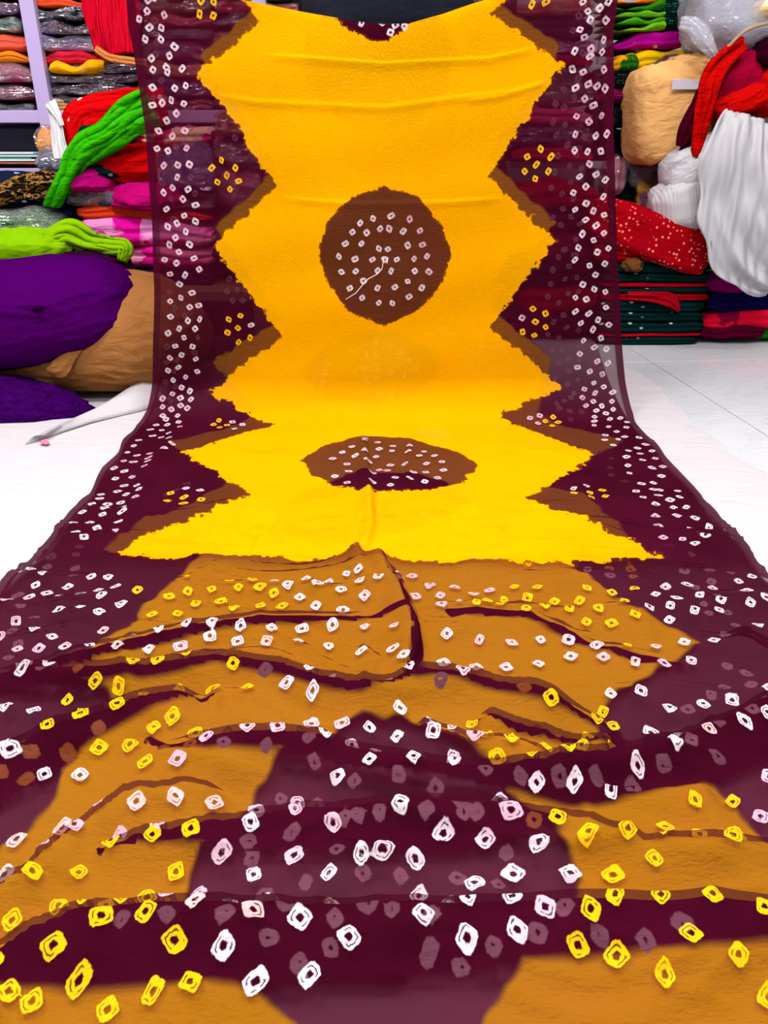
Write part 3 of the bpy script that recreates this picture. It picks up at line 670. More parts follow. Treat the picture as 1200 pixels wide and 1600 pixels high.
for j in range(ny):
    y = y_lo + (y_hi - y_lo) * j / (ny - 1); r = sheet_right(y); l = -1.7
    for i in range(nx):
        x = l + (r - l) * i / (nx - 1)
        z = .0028 + .0014 * mnoise.noise((x * 4, y * 9, 0)) + .0012 * math.sin(38 * y + 9 * x + 2 * math.sin(6 * x)) * max(0, mnoise.noise((x * 2, y * 2, 4)))
        if i == nx - 1: z = .0006
        vs.append((x, y, max(z, .0006)))
for j in range(ny - 1):
    for i in range(nx - 1): fs.append((j * nx + i, j * nx + i + 1, (j + 1) * nx + i + 1, (j + 1) * nx + i))
fsh = empty('floor_sheet', (0, .8, 0)); tag(fsh, 'white cotton sheet spread over the floor under the sari', 'sheet')
mesh_obj('spread_cloth', vs, fs, M_sheet, fsh)
# turned-up flap of the sheet against the bundles on the left
base = [gr(40, 697), gr(85, 682), gr(140, 664), gr(190, 652), gr(216, 646), gr(232, 641), gr(262, 632)]
topl = [at(70, 684, base[0].y + .02), at(110, 664, base[1].y + .05), at(160, 640, base[2].y + .09), at(200, 612, base[3].y + .11), at(228, 592, base[4].y + .12), at(246, 585, base[5].y + .13), at(275, 582, base[6].y + .13)]
vs, fs = [], []
K = 10
for i in range(len(base)):
    for k in range(K + 1):
        f = k / K; p = base[i].lerp(topl[i], f); p.z = max(p.z + .010 * math.sin(math.pi * f) + (.006 if k else .002), .004); vs.append(p)
for i in range(len(base) - 1):
    for k in range(K): fs.append((i * (K + 1) + k, i * (K + 1) + k + 1, (i + 1) * (K + 1) + k + 1, (i + 1) * (K + 1) + k))
o = mesh_obj('turned_up_flap', vs, fs, M_sheet, fsh); md = o.modifiers.new('t', 'SOLIDIFY'); md.thickness = .003
o = mesh_obj('dye_spot', [gr(70 + 7 * math.cos(a) * (1 + .3 * math.sin(3 * a)), 690 + 4 * math.sin(a) * (1 + .25 * math.cos(5 * a)), .0105) for a in [k * math.pi / 8 for k in range(16)]], [tuple(range(15, -1, -1))], plain('pink_dye_spot', (240, 120, 150), .8), fsh)

# ------------------------------------------------------------------ cloth shapes
def slab_mesh(w, d, h, layers=3, seed=0, amp=.006, round_=.5, puff=0.0, nx=20, tilt=0.0, crumple=0.0):
    """folded textile: layered folds on the front edge, rounded ends, uneven top; origin bottom centre"""
    rng = random.Random(seed); ph = [rng.uniform(0, 6.3) for _ in range(8)]
    ring = []
    m = max(8, layers * 6)
    for j in range(m + 1):
        f = j / m; c = 1 - abs(2 * f - 1) ** 2.6
        g = abs(math.sin(math.pi * layers * f)) ** .6
        ring.append((-d / 2 + (1 - c) * min(h * .5, d * .2) * round_ + (1 - g) * min(.011, .3 * h / layers) + rng.uniform(-.002, .002), f))
    for j in range(1, 6): ring.append((-d / 2 + d * j / 6, 1 + puff * math.sin(math.pi * j / 6)))
    for j in range(4): ring.append((d / 2 - (.01 if j in (0, 3) else 0), 1 - j / 3))
    for j in range(5, 0, -1): ring.append((-d / 2 + d * j / 6, 0))
    n = len(ring); vs, fs = [], []
    for i in range(nx):
        s = -1 + 2 * i / (nx - 1); k = (1 - abs(s) ** 5) ** .5 if abs(s) < 1 else 0
        kk = .55 + .45 * k
        zoff = amp * (math.sin(3.1 * s + ph[0]) + .6 * math.sin(6.3 * s + ph[1])) - amp * 1.2 + tilt * s
        yoff = amp * .8 * math.sin(4 * s + ph[2]) + amp * .5 * math.sin(9 * s + ph[3])
        for (y, f) in ring:
            z = h * (.5 + (f - .5) * kk)
            lift = zoff * (.3 + .7 * f) if f > .02 else 0
            x = s * w / 2 * (1 - .02 * abs(math.sin(7 * f + ph[4])))
            if crumple:
                q = mnoise.noise((x * 22 + ph[5], y * 22, z * 40 + ph[6])); x += q * crumple * .5; y += q * crumple; z += mnoise.noise((x * 18, y * 18 + ph[7], z * 30)) * crumple
            vs.append((x, y * (.9 + .1 * k) + yoff, max(0, z + lift)))
    for i in range(nx - 1):
        for j in range(n): fs.append((i * n + j, i * n + (j + 1) % n, (i + 1) * n + (j + 1) % n, (i + 1) * n + j))
    fs.append(tuple(range(n))); fs.append(tuple(range((nx - 1) * n, nx * n))[::-1])
    return vs, fs
def px_box(b, Y):
    x0, x1, y0, y1 = b; cx, cy = (x0 + x1) / 2, (y0 + y1) / 2
    a, c = at(x0, cy, Y), at(x1, cy, Y)
    return a.x, c.x, at(cx, y1, Y).z, at(cx, y0, Y).z
_seed = [10]
def folded(name, label, cat, b, Y, depth, mat, layers=2, wrap=None, group=None, rot=0.0, tilt=0.0, amp=.006, puff=.08, extra=None):
    """a folded textile whose front face fills box b (x0,x1,y0,y1) at distance Y; wrap adds a plastic film part"""
    _seed[0] += 1
    x0, x1, z0, z1 = px_box(b, Y)
    vs, fs = slab_mesh(x1 - x0, depth, z1 - z0, layers, _seed[0], amp, puff=puff, tilt=tilt)
    loc = ((x0 + x1) / 2, Y + depth / 2, z0)
    if wrap is None:
        o = mesh_obj(name, vs, fs, mat); o.location = loc; o.rotation_euler.z = rot
    else:
        o = empty(name, loc); o.rotation_euler.z = rot
        mesh_obj('folded_cloth', vs, fs, mat, o, loc=(0, 0, 0))
        vs2, fs2 = slab_mesh((x1 - x0) * 1.03, depth + .014, (z1 - z0) * 1.04 + .002, max(1, layers), _seed[0], amp, puff=puff, tilt=tilt, crumple=.010, nx=34)
        w_ = mesh_obj('plastic_wrap', vs2, fs2, wrap, o, loc=(0, 0, 0)); w_['label'] = 'clear crinkled plastic wrapper'
    tag(o, label, cat, group); return o
def bundle_mesh(rx, ry, rz, seed=0, e=.75, amp=.05, freq=2.5, flat=.25, folds=(), nu=72, nv=44, sag=0.0):
    vs, fs = [], []
    pw = lambda c, p: math.copysign(abs(c) ** p, c)
    off = Vector((seed * 3.7, seed * 1.3, seed * 2.1))
    for j in range(nv + 1):
        ph = -math.pi / 2 + math.pi * j / nv
        for i in range(nu):
            th = 2 * math.pi * i / nu
            p = Vector((pw(math.cos(ph), e) * pw(math.cos(th), e), pw(math.cos(ph), e) * pw(math.sin(th), e), pw(math.sin(ph), e)))
            n = mnoise.fractal(p * freq * .5 + off, 1.0, 2.0, 3)
            r = 1 + amp * n
            rid = 1 - abs(mnoise.noise(Vector((p.x * freq * 1.1, p.y * freq * 1.1, p.z * freq * 2.2)) + off * 2))
            r += amp * .5 * (max(0, rid - .72) / .28) ** 2
            for (a, bb, wd, dp) in folds:              # creases: dents along great arcs given by direction a..b
                A, B_ = Vector(a).normalized(), Vector(bb).normalized(); q = p.normalized()
                tt = max(0, min(1, (q - A).dot(B_ - A) / max((B_ - A).length_squared, 1e-6)))
                dd = (q - A.lerp(B_, tt)).length
                r -= dp * math.exp(-(dd / wd) ** 2) * (.35 + .65 * math.sin(math.pi * (.15 + .7 * tt)))
                r += dp * .5 * math.exp(-((dd - wd * 2) / wd) ** 2)
            z = p.z * rz * r
            if z < 0: z *= (1 - flat)
            vs.append((p.x * rx * r, p.y * ry * r, z - sag * p.x * p.x * rz))
    for j in range(nv):
        for i in range(nu): fs.append((j * nu + i, j * nu + (i + 1) % nu, (j + 1) * nu + (i + 1) % nu, (j + 1) * nu + i))
    mz = min(v[2] for v in vs)
    return [(x, y, z - mz) for x, y, z in vs], fs
def bundle(name, label, cat, b, Y, depth, mat, seed=0, group=None, rot=(0, 0, 0), parent=None, **kw):
    """lumpy heap or tied bundle filling box b at its mid distance Y"""
    x0, x1, z0, z1 = px_box(b, Y)
    vs, fs = bundle_mesh((x1 - x0) / 2, depth / 2, (z1 - z0) / 2, seed, **kw)
    zm = max(v[2] for v in vs); k = (z1 - z0) / zm
    vs = [(x, y, z * k) for x, y, z in vs]
    o = mesh_obj(name, vs, fs, mat, loc=((x0 + x1) / 2, Y, z0))
    o.rotation_euler = rot
    if parent is None: tag(o, label, cat, group)
    else:
        o.parent = parent; o.location = Vector(o.location) - Vector(parent.location)
    return o
def drape(name, label, cat, path, width, mat, parent=None, group=None, rip=.012, nr=4, thick=.006, seed=0, nc=26, up_=(0, 0, 1)):
    """hanging or lying strip of cloth with lengthwise ripples; path of (px,py,Y), width list in metres"""
    pts = [at(*p) for p in path]; rng = random.Random(seed)
    N = 40; L = [0]
    for a, b_ in zip(pts, pts[1:]): L.append(L[-1] + (b_ - a).length)
    def samp(s, arr):
        for k in range(len(L) - 1):
            if s <= L[k + 1] or k == len(L) - 2:
                f = min(1, (s - L[k]) / (L[k + 1] - L[k]))
                p0, p1, p2_, p3_ = arr[max(k - 1, 0)], arr[k], arr[k + 1], arr[min(k + 2, len(arr) - 1)]
                return (p1 * 2 + (p2_ - p0) * f + (p0 * 2 - p1 * 5 + p2_ * 4 - p3_) * f * f + (p1 * 3 - p0 - p2_ * 3 + p3_) * f ** 3) * .5
    vs, fs = [], []
    ph = rng.uniform(0, 6)
    for i in range(N + 1):
        s = L[-1] * i / N; p = samp(s, pts); q = samp(min(L[-1], s + .012), pts) - samp(max(0, s - .012), pts)
        d = q.normalized(); view = Vector((0, -1, .15)); side = d.cross(view).normalized(); nn = side.cross(d).normalized()
        wd = samp(s, width)
        for j in range(nc + 1):
            t_ = -1 + 2 * j / nc
            edge = 1 + .05 * math.sin(17 * s * 3 + ph) if abs(t_) > .9 else 1
            rr = rip * (2.6 * mnoise.noise((nr * t_ * .8 + seed, s * 7, ph)) + 1.5 * mnoise.noise((nr * t_ * 2 + seed, s * 12 + 5, ph)) + .35 * math.sin(nr * math.pi * t_ + ph + 3 * mnoise.noise((s * 9, ph, 0)))) + rip * 1.3 * (1 - t_ * t_)
            vs.append(p + side * (wd / 2 * t_ * edge) - nn * (-rr if nn.y < 0 else rr))
    W = nc + 1
    for i in range(N):
        for j in range(nc): fs.append((i * W + j, i * W + j + 1, (i + 1) * W + j + 1, (i + 1) * W + j))
    o = mesh_obj(name, vs, fs, mat, parent)
    md = o.modifiers.new('t', 'SOLIDIFY'); md.thickness = thick; md.offset = 0
    if parent is None: tag(o, label, cat, group)
    return o

# ------------------------------------------------------------------ person holding the sari (seen between waist and thigh)
def ring_tube(rings, nseg=20):
    """rings: (centre, rx, ry, axis) -> closed tube"""
    vs, fs = [], []
    for c, rx, ry, ax in rings:
        c = Vector(c); ax = Vector(ax).normalized()
        a = Vector((0, 1, 0)).cross(ax); a = a.normalized() if a.length > .05 else Vector((1, 0, 0)); b = ax.cross(a)
        for k in range(nseg):
            q = 2 * math.pi * k / nseg; vs.append(c + a * rx * math.cos(q) + b * ry * math.sin(q))
    n = len(rings)
    for i in range(n - 1):
        for k in range(nseg): fs.append((i * nseg + k, i * nseg + (k + 1) % nseg, (i + 1) * nseg + (k + 1) % nseg, (i + 1) * nseg + k))
    fs.append(tuple(range(nseg))[::-1]); fs.append(tuple(range((n - 1) * nseg, n * nseg)))
    return vs, fs
def limb(pts, radii, flat=1.0):
    out = []
    for i, p in enumerate(pts):
        d = Vector(pts[min(i + 1, len(pts) - 1)]) - Vector(pts[max(i - 1, 0)])
        out.append((p, radii[i], radii[i] * flat, d))
    return ring_tube(out)
def merged(name, parts, mat, parent, vox=.009, smooth=4):
    V_, F_ = [], []
    for vs, fs in parts:
        k = len(V_); V_ += list(vs); F_ += [tuple(i + k for i in f) for f in fs]
    o = mesh_obj(name, V_, F_, mat, parent)
    r = o.modifiers.new('join', 'REMESH'); r.mode = 'VOXEL'; r.voxel_size = vox; r.use_smooth_shade = True
    s = o.modifiers.new('sm', 'SMOOTH'); s.iterations = smooth; s.factor = .5
    return o
PX, PY = .01, 2.03
person = empty('person', (PX, PY, 0))
tag(person, 'standing person in dark blue jeans holding up the sari by its top edge', 'person')
M_skin = plain('skin', (150, 98, 70), .55); M_hair = plain('dark_hair', (22, 18, 18), .5)
def denim_mat():
    t = NT('dark_denim'); o = t.obj()
    wv = t.n('TexWave', bands_direction='DIAGONAL'); t.l(o, wv.inputs['Vector']); wv.inputs['Scale'].default_value = 260
    col = t.mix(t.noise(o, 8, 4), (.0025, .0035, .009), (.005, .0075, .019))
    return t.end(t.bsdf(col, .8, t.bump(wv.outputs['Fac'], .2, .001, t.bump(t.noise(t.scale(o, (1, 1, 2.5)), 14, 3), .4, .01)), .2))
M_denim = denim_mat(); M_shirt = cloth((60, 66, 82))
pt = lambda x, y, z: (PX + x, PY + y, z)
def leg(s, add=0.0, foot=True):
    return limb([pt(s * .09, 0, .90), pt(s * .10, -.005, .78), pt(s * .105, -.01, .62), pt(s * .11, -.012, .48), pt(s * .112, .005, .36), pt(s * .115, .015, .22), pt(s * .118, .015, .085)],
                [.092 + add, .088 + add, .074 + add, .060 + add, .058 + add, .047 + add, .040 + add * 1.6])
def hand(s):
    w_ = Vector(pt(s * .43, -.155, .985)); parts = []
    parts.append(limb([w_ + Vector((-s * .004, .01, .02)), w_ + Vector((s * .002, -.012, -.02)), w_ + Vector((s * .004, -.03, -.055))], [.024, .034, .034], .5))
    for k in range(4):
        a = w_ + Vector((s * (.026 - .018 * k), -.03, -.055)); l = (.030, .036, .034, .026)[k]
        parts.append(limb([a, a + Vector((0, -.016, -l)), a + Vector((0, .004, -l - .022)), a + Vector((0, .022, -l - .012))], [.0092, .009, .0085, .0075]))
    a = w_ + Vector((-s * .026, -.01, -.03))
    parts.append(limb([a, a + Vector((-s * .014, .014, -.03)), a + Vector((-s * .006, .022, -.058))], [.011, .010, .0085]))
    return parts
body = [leg(1), leg(-1)]
for s in (1, -1):
    body.append(limb([pt(s * .118, .03, .07), pt(s * .12, -.03, .05), pt(s * .125, -.12, .035), pt(s * .128, -.17, .028)], [.042, .045, .045, .028], .7))
    body.append(limb([pt(s * .165, .02, 1.36), pt(s * .21, .02, 1.30), pt(s * .27, 0, 1.17), pt(s * .32, -.02, 1.08), pt(s * .375, -.09, 1.03), pt(s * .43, -.155, .985)], [.055, .05, .043, .040, .034, .025]))
    body += hand(s)
body.append(ring_tube([(pt(0, 0, .84), .155, .105, (0, 0, 1)), (pt(0, 0, .93), .16, .11, (0, 0, 1)), (pt(0, 0, 1.05), .135, .095, (0, 0, 1)), (pt(0, 0, 1.22), .155, .105, (0, 0, 1)), (pt(0, .01, 1.34), .165, .095, (0, 0, 1)), (pt(0, .015, 1.40), .09, .07, (0, 0, 1))]))
body.append(ring_tube([(pt(0, .015, 1.38), .058, .058, (0, 0, 1)), (pt(0, .005, 1.48), .05, .052, (0, 0, 1))]))
body.append(ring_tube([(pt(0, 0, 1.45), .03, .035, (0, 0, 1)), (pt(0, -.015, 1.475), .052, .07, (0, 0, 1)), (pt(0, -.005, 1.53), .07, .092, (0, 0, 1)), (pt(0, 0, 1.60), .074, .095, (0, 0, 1)), (pt(0, .005, 1.655), .058, .075, (0, 0, 1)), (pt(0, .005, 1.675), .025, .03, (0, 0, 1))]))
body.append(limb([pt(0, -.09, 1.575), pt(0, -.108, 1.545), pt(0, -.092, 1.535)], [.009, .013, .010]))
for s in (1, -1): body.append(limb([pt(s * .072, .01, 1.59), pt(s * .08, .014, 1.57), pt(s * .073, .01, 1.535)], [.010, .014, .009]))
merged('body', body, M_skin, person, .0075, 3)
jp = [leg(1, .010), leg(-1, .010), ring_tube([(pt(0, .005, .79), .150, .105, (0, 0, 1)), (pt(0, .005, .85), .178, .122, (0, 0, 1)), (pt(0, .003, .92), .176, .124, (0, 0, 1)), (pt(0, 0, .985), .164, .118, (0, 0, 1))])]
jn = merged('jeans', jp, M_denim, person, .009, 4); jn['label'] = 'dark blue jeans'
M_stitch = plain('jeans_stitch', (150, 130, 120), .8); M_cord = plain('waist_cord', (140, 95, 70), .7)
yf = PY - .137
def on_front(pts): return [at(a, b, yf) for a, b in pts]
for pl in ([(607, -6), (609, 8), (610, 22)], [(629, -6), (630, 6), (626, 16), (616, 24), (609, 28)], [(632, -6), (633, 8), (628, 20), (618, 28)]):
    tube(on_front(pl), .0007, M_stitch, 'fly_stitch', jn)
for pl in ([(538, -8), (537, 6), (539, 18)], [(542, -8), (543, 8), (541, 19)]):
    tube(on_front(pl), .0022, M_cord, 'waist_cord', jn)
sh = [ring_tube([(pt(0, 0, .95), .178, .128, (0, 0, 1)), (pt(0, 0, 1.05), .155, .115, (0, 0, 1)), (pt(0, 0, 1.22), .172, .122, (0, 0, 1)), (pt(0, .01, 1.35), .178, .108, (0, 0, 1)), (pt(0, .015, 1.405), .10, .08, (0, 0, 1))])]
for s in (1, -1): sh.append(limb([pt(s * .15, .02, 1.355), pt(s * .21, .02, 1.30), pt(s * .27, 0, 1.17), pt(s * .305, -.015, 1.11)], [.066, .066, .060, .058]))
merged('shirt', sh, M_shirt, person)
merged('hair', [ring_tube([(pt(0, .045, 1.50), .05, .04, (0, 0, 1)), (pt(0, .035, 1.56), .078, .072, (0, 0, 1)), (pt(0, .022, 1.62), .082, .088, (0, 0, 1)), (pt(0, .008, 1.675), .062, .078, (0, 0, 1)), (pt(0, .005, 1.695), .02, .025, (0, 0, 1))])], M_hair, person)
for s in (1, -1): mesh_obj('eye', *bundle_mesh(.012, .007, .008, 1, amp=0, e=1, flat=0, nu=12, nv=8), plain('eye', (40, 30, 28), .2), person, loc=(s * .03, -.09, 1.562))

# ------------------------------------------------------------------ left: lavender shelf unit
M_lav = plain('lavender_paint', (186, 168, 215), .45, .4)
M_dark = plain('shelf_back', (30, 26, 40), .8)
M_wood = plain('platform_wood', (110, 80, 60), .7)
SY = 2.62
shelf = empty('shelf_unit', (-.9, SY, 0)); tag(shelf, 'lavender painted shelf unit packed with wrapped cloth on the left', 'shelf')
pxx = at(57, 100, SY).x
box('post', pxx - .021, pxx + .021, SY, SY + .03, 0, 1.5, M_lav, shelf, .002)
for xx in (-1.62, -.36, .24):
    box('post', xx - .02, xx + .02, SY, SY + .03, 0, 1.5, M_lav, shelf, .002)
ZS1 = at(50, 172, SY).z; ZS2 = at(30, 263, SY).z
for z in (ZS1, ZS2, .27, 1.12, 1.47):
    box('board', -1.64, .26, SY + .004, SY + .5, z - .034, z, M_lav, shelf, .002)
box('back_panel', -1.64, .26, SY + .5, SY + .515, 0, 1.5, M_dark, shelf)
box('divider', pxx - .012, pxx + .012, SY + .03, SY + .5, 0, 1.5, M_lav, shelf)
WR = plastic(); WM = plastic((.97, .97, 1), .10, 'milky')
Yp = SY + .012
G1 = 'wrapped and folded cloths in the left shelf bay'; G2 = 'wrapped and folded cloths in the middle shelf bay'
T = lambda b, col, lab, **k: folded('folded_textile', lab, 'cloth', b, k.pop('Y', Yp), k.pop('d', .34), cloth(col, k.pop('pat', 'plain'), k.pop('c2', None)), **k)
# left bay, from the board up
T((-60, 50, 156, 172), (60, 72, 66), 'grey green cloth in plastic at the bottom of the left shelf bay', wrap=WR, layers=2, group=G1)
T((-60, 50, 128, 156), (128, 38, 62), 'rose maroon cloth in plastic second from the bottom, left shelf bay', wrap=WR, layers=3, group=G1)
T((-60, 46, 97, 128), (178, 60, 96), 'pink cloth in shiny plastic third from the bottom, left shelf bay', wrap=WM, layers=3, group=G1)
T((-60, 41, 79, 97), (235, 130, 30), 'orange folded cloth under the coral one, left shelf bay', layers=2, group=G1)
T((-60, 37, 51, 80), (235, 92, 70), 'coral folded cloth with a soft rounded edge, left shelf bay', layers=2, amp=.004, group=G1)
T((-60, 31, 22, 51), (34, 92, 62), 'green cloth in cloudy plastic above the coral cloth', wrap=WM, layers=2, group=G1)
T((-60, 28, -4, 22), (95, 28, 82), 'purple cloth in plastic above the green one, top left corner', wrap=WR, layers=2, group=G1)
T((-60, 28, -40, -4), (150, 40, 50), 'dark red cloth in plastic at the very top of the left bay', wrap=WR, layers=2, group=G1)
# middle bay
T((80, 190, 165, 172), (225, 130, 50), 'thin orange folded cloth lying on the middle shelf board', layers=1, amp=.002, group=G2)
T((74, 200, 147, 166), (38, 38, 40), 'black cloth with cream edge in plastic above the thin orange one', wrap=WR, layers=2, pat='stripe', c2=(190, 180, 120), group=G2)
T((72, 212, 128, 148), (52, 26, 42), 'very dark maroon cloth in plastic, middle shelf bay', wrap=WR, layers=3, group=G2)
T((75, 214, 113, 129), (76, 30, 62), 'dark plum cloth in plastic just under the yellow fold', wrap=WR, layers=2, group=G2)
T((108, 214, 98, 114), (70, 36, 66), 'plum cloth in crinkled plastic to the right of the yellow fold', wrap=WR, layers=2, group=G2)
T((72, 160, 90, 115), (240, 170, 20), 'bright yellow folded cloth in the middle shelf bay', layers=1, amp=.008, tilt=.008, Y=Yp - .02, group=G2)
T((61, 160, 75, 99), (215, 36, 58), 'crimson folded cloth resting on the yellow one', layers=2, amp=.008, tilt=.008, pat='crinkle', group=G2)
T((57, 168, 52, 80), (96, 66, 120), 'lilac cloth in shiny plastic above the crimson fold', wrap=WM, layers=2, group=G2)
T((52, 168, 31, 53), (70, 44, 66), 'dusky purple cloth in plastic under the black packet', wrap=WR, layers=2, group=G2)
T((49, 160, 9, 31), (26, 26, 34), 'black cloth packet in plastic near the top of the middle bay', wrap=WR, layers=2, group=G2)
T((48, 160, -7, 10), (230, 80, 45), 'orange red folded cloth on top of the black packet', layers=2, group=G2)
T((48, 160, -40, -7), (120, 30, 50), 'wine cloth in plastic at the top of the middle bay', wrap=WR, layers=2, group=G2)
T((182, 240, 134, 158), (238, 84, 80), 'small coral packet in plastic beside the green scarf', wrap=WR, layers=1, Y=Yp - .1, d=.2, group=G2)
T((178, 240, 157, 172), (120, 120, 128), 'grey packet in clear plastic under the small coral packet', wrap=WM, layers=1, Y=Yp - .1, d=.2, group=G2)
# seen dimly through the sheer sari
G3 = 'textiles seen dimly through the sari left of the person'
cols3 = [(150, 40, 60), (70, 40, 120), (200, 120, 40), (120, 50, 110), (40, 46, 70), (190, 40, 50), (110, 110, 60), (60, 50, 130), (210, 90, 60), (140, 30, 80)]
k = 0
ORD = ['lowest', 'second', 'third', 'fourth', 'fifth', 'sixth', 'seventh', 'eighth', 'ninth', 'tenth', 'eleventh', 'twelfth']
for (xa, xb) in ((222, 330), (335, 465)):
    y = 172; q = 0
    while y > -40:
        h = (22, 30, 26, 34, 20)[k % 5]
        T((xa, xb, y - h, y), cols3[k % 10], 'plastic packed cloth on the shelf behind the sari, %s from the board, %s column' % (ORD[q], 'outer' if xa < 300 else 'inner'), wrap=WR, layers=2, group=G3)
        y -= h; k += 1; q += 1
# red cloth with gold hem hanging from above
M_redg = cloth((205, 14, 40), 'stripe', (225, 40, 60), key='g')
rc = empty('hanging_red_cloth', at(180, 60, 2.50)); tag(rc, 'bright red ribbed cloth with gold hem hanging beside the sari', 'cloth')
d_ = drape('red_panel', None, None, [(176, -60, 2.54), (174, 0, 2.52), (177, 50, 2.50), (183, 86, 2.49)], [.15, .150, .135, .11], cloth((208, 12, 40), 'pleat', key='r'), rc, rip=.006, nr=3, thick=.014, seed=4)
drape('gold_hem', None, None, [(150, 76, 2.478), (172, 90, 2.474), (205, 96, 2.474), (230, 98, 2.478)], [.012, .014, .016, .014], plain('gold_zari', (205, 120, 40), .4, .5, .6, 200), rc, rip=.002, nr=2, thick=.008, seed=5)
# paper-ware shelf below
tag(box('navy_box', *[at(-60, 210, 2.72).x, at(66, 210, 2.72).x, 2.72, 2.95, ZS2, ZS1 - .045], plain('navy_card', (20, 20, 44), .6), None, .006), 'dark navy carton at the back of the lower left shelf', 'box')
for i, (c, dz) in enumerate([((215, 120, 80), 0), ((230, 235, 235), .008), ((60, 175, 160), .014), ((200, 215, 220), .020), ((215, 228, 232), .028)]):
    lab = ['salmon folder at the bottom of the paper stack', 'off white sheet above the salmon folder', 'teal folder in the middle of the paper stack', 'pale grey folder on top of the teal one', 'pale blue white paper topping the stack'][i]
    x0, x1 = at(-60, 240, SY).x, at(52 - 4 * (i % 3) + 3 * i % 5, 240, SY).x
    o = box('paper_folder', x0, x1, SY + .01 - .004 * (i % 2), SY + .25, ZS2 + .012 + dz, ZS2 + .012 + dz + .0055, plain('paper_%d' % i, c, .6), None, .001)
    tag(o, lab + ' on the lower left shelf', 'paper', 'papers on the lower left shelf')
folded('black_tray', 'black folded cloth under the papers on the lower left shelf', 'cloth', (-60, 60, 252, 263), SY + .008, .3, cloth((18, 14, 20)), layers=1, amp=.001)

# ------------------------------------------------------------------ left: pile in front of the shelves
plat = empty('platform', (-.85, 2.4, 0)); tag(plat, 'low wooden platform hidden behind the bundles, carrying the left cloth piles', 'platform')
ZP = .235
box('top_board', -1.5, -.3, 2.24, 2.60, ZP - .03, ZP, M_wood, plat, .004)
for xx in (-1.45, -.35):
    for yy in (2.27, 2.56): box('leg', xx - .025, xx + .025, yy - .025, yy + .025, 0, ZP - .03, M_wood, plat)
PL = 'cloths heaped behind the purple bundle'
F = folded
YA = 2.33
def zpx(y, Y=YA): return at(0, y, Y).z
for _b, _c, _l in [((334, 446, 330, 420), (120, 30, 70), 'rose packet low in the pile behind the left sari border'), ((334, 446, 262, 330), (150, 20, 90), 'magenta packet in the pile behind the left sari border'),
                   ((334, 446, 214, 262), (70, 50, 60), 'grey brown packet in the pile behind the left sari border'), ((334, 446, 168, 214), (150, 80, 30), 'ochre packet on top of the pile behind the left sari border'),
                   ((246, 332, 228, 300), (60, 30, 130), 'violet blue packet in the pile behind the left sari border')]:
    F('folded_textile', _l, 'cloth', _b, YA + (.03 if _b[0] > 300 else -.03), .2 if _b[0] > 300 else .05, cloth(_c), 2, WR, group='packets behind the left sari border')
F('folded_textile', 'dark plum folded cloth at the bottom of the pile beside the sari', 'cloth', (190, 330, 418, 462), YA, .22, cloth((48, 14, 58)), 3, group=PL)
F('folded_textile', 'magenta and pink tie-dyed cloth folded under the hot pink one', 'cloth', (168, 330, 378, 420), YA, .24, cloth((215, 20, 140), 'dye', (245, 140, 190), key='a'), 2, group=PL, tilt=-.008)
F('folded_textile', 'hot pink and white tie-dyed cloth folded in thick layers', 'cloth', (117, 330, 338, 386), YA - .015, .24, cloth((238, 16, 165), 'dye', (250, 150, 215), key='b'), 2, group=PL, tilt=-.012)
F('folded_textile', 'orange red folded cloth above the hot pink tie-dye', 'cloth', (117, 330, 320, 344), YA, .22, cloth((240, 66, 36)), 2, group=PL, tilt=-.012)
F('folded_textile', 'slate grey cloth in clear plastic above the orange red one', 'cloth', (106, 330, 300, 326), YA - .01, .22, cloth((70, 82, 100)), 1, WM, group=PL, tilt=-.014)
bundle('crumpled_cloth', 'crumpled magenta cloth at the right of the pile under the red one', 'cloth', (178, 300, 276, 330), YA + .05, .2, cloth((190, 10, 110)), 3, PL, amp=.10, freq=4, flat=.5)
bundle('crumpled_cloth', 'dark plum crumpled cloth between the two magenta ones', 'cloth', (120, 210, 268, 312), YA + .09, .16, cloth((52, 12, 52)), 4, PL, amp=.1, freq=4, flat=.5)
bundle('crumpled_cloth', 'soft magenta cloth roll under the green scarf', 'cloth', (96, 182, 256, 302), YA + .03, .15, cloth((190, 12, 120)), 5, PL, amp=.12, freq=3, flat=.5)
bundle('crumpled_cloth', 'dark green dotted cloth tucked under the red cloth', 'cloth', (134, 216, 246, 280), YA + .05, .15, cloth((8, 42, 40), 'fewdots', (220, 220, 210)), 6, PL, amp=.1, freq=4, flat=.5)
bundle('crumpled_cloth', 'scarlet crumpled cloth hanging over the pile beside the sari', 'cloth', (154, 290, 222, 288), YA + .06, .18, cloth((198, 8, 12)), 7, PL, amp=.13, freq=4, flat=.3)
F('folded_textile', 'pink and cream striped folded cloth above the scarlet heap', 'cloth', (205, 330, 196, 228), YA + .06, .2, cloth((225, 40, 110), 'dye', (250, 215, 170), key='c'), 2, group=PL)
bundle('crumpled_cloth', 'dark green cloth peeking out under the red dotted cloth', 'cloth', (128, 190, 192, 222), YA + .06, .15, cloth((6, 46, 38)), 8, PL, amp=.12, freq=4)
F('folded_textile', 'magenta cloth with pale pink stripes folded upright', 'cloth', (92, 140, 176, 262), YA + .09, .12, cloth((214, 18, 110), 'stripe', (250, 190, 215), key='d'), 2, group=PL)
drape('draped_cloth', 'red cloth with white tied dots draped on the pile', 'cloth', [(122, 236, YA + .03), (118, 196, YA + .03), (136, 176, YA + .04), (190, 170, YA + .05), (260, 168, YA + .08)], [.05, .07, .075, .09, .09], cloth((205, 8, 14), 'fewdots', (245, 225, 220), key='e'), rip=.006, nr=2, seed=9, thick=.02, group=PL)
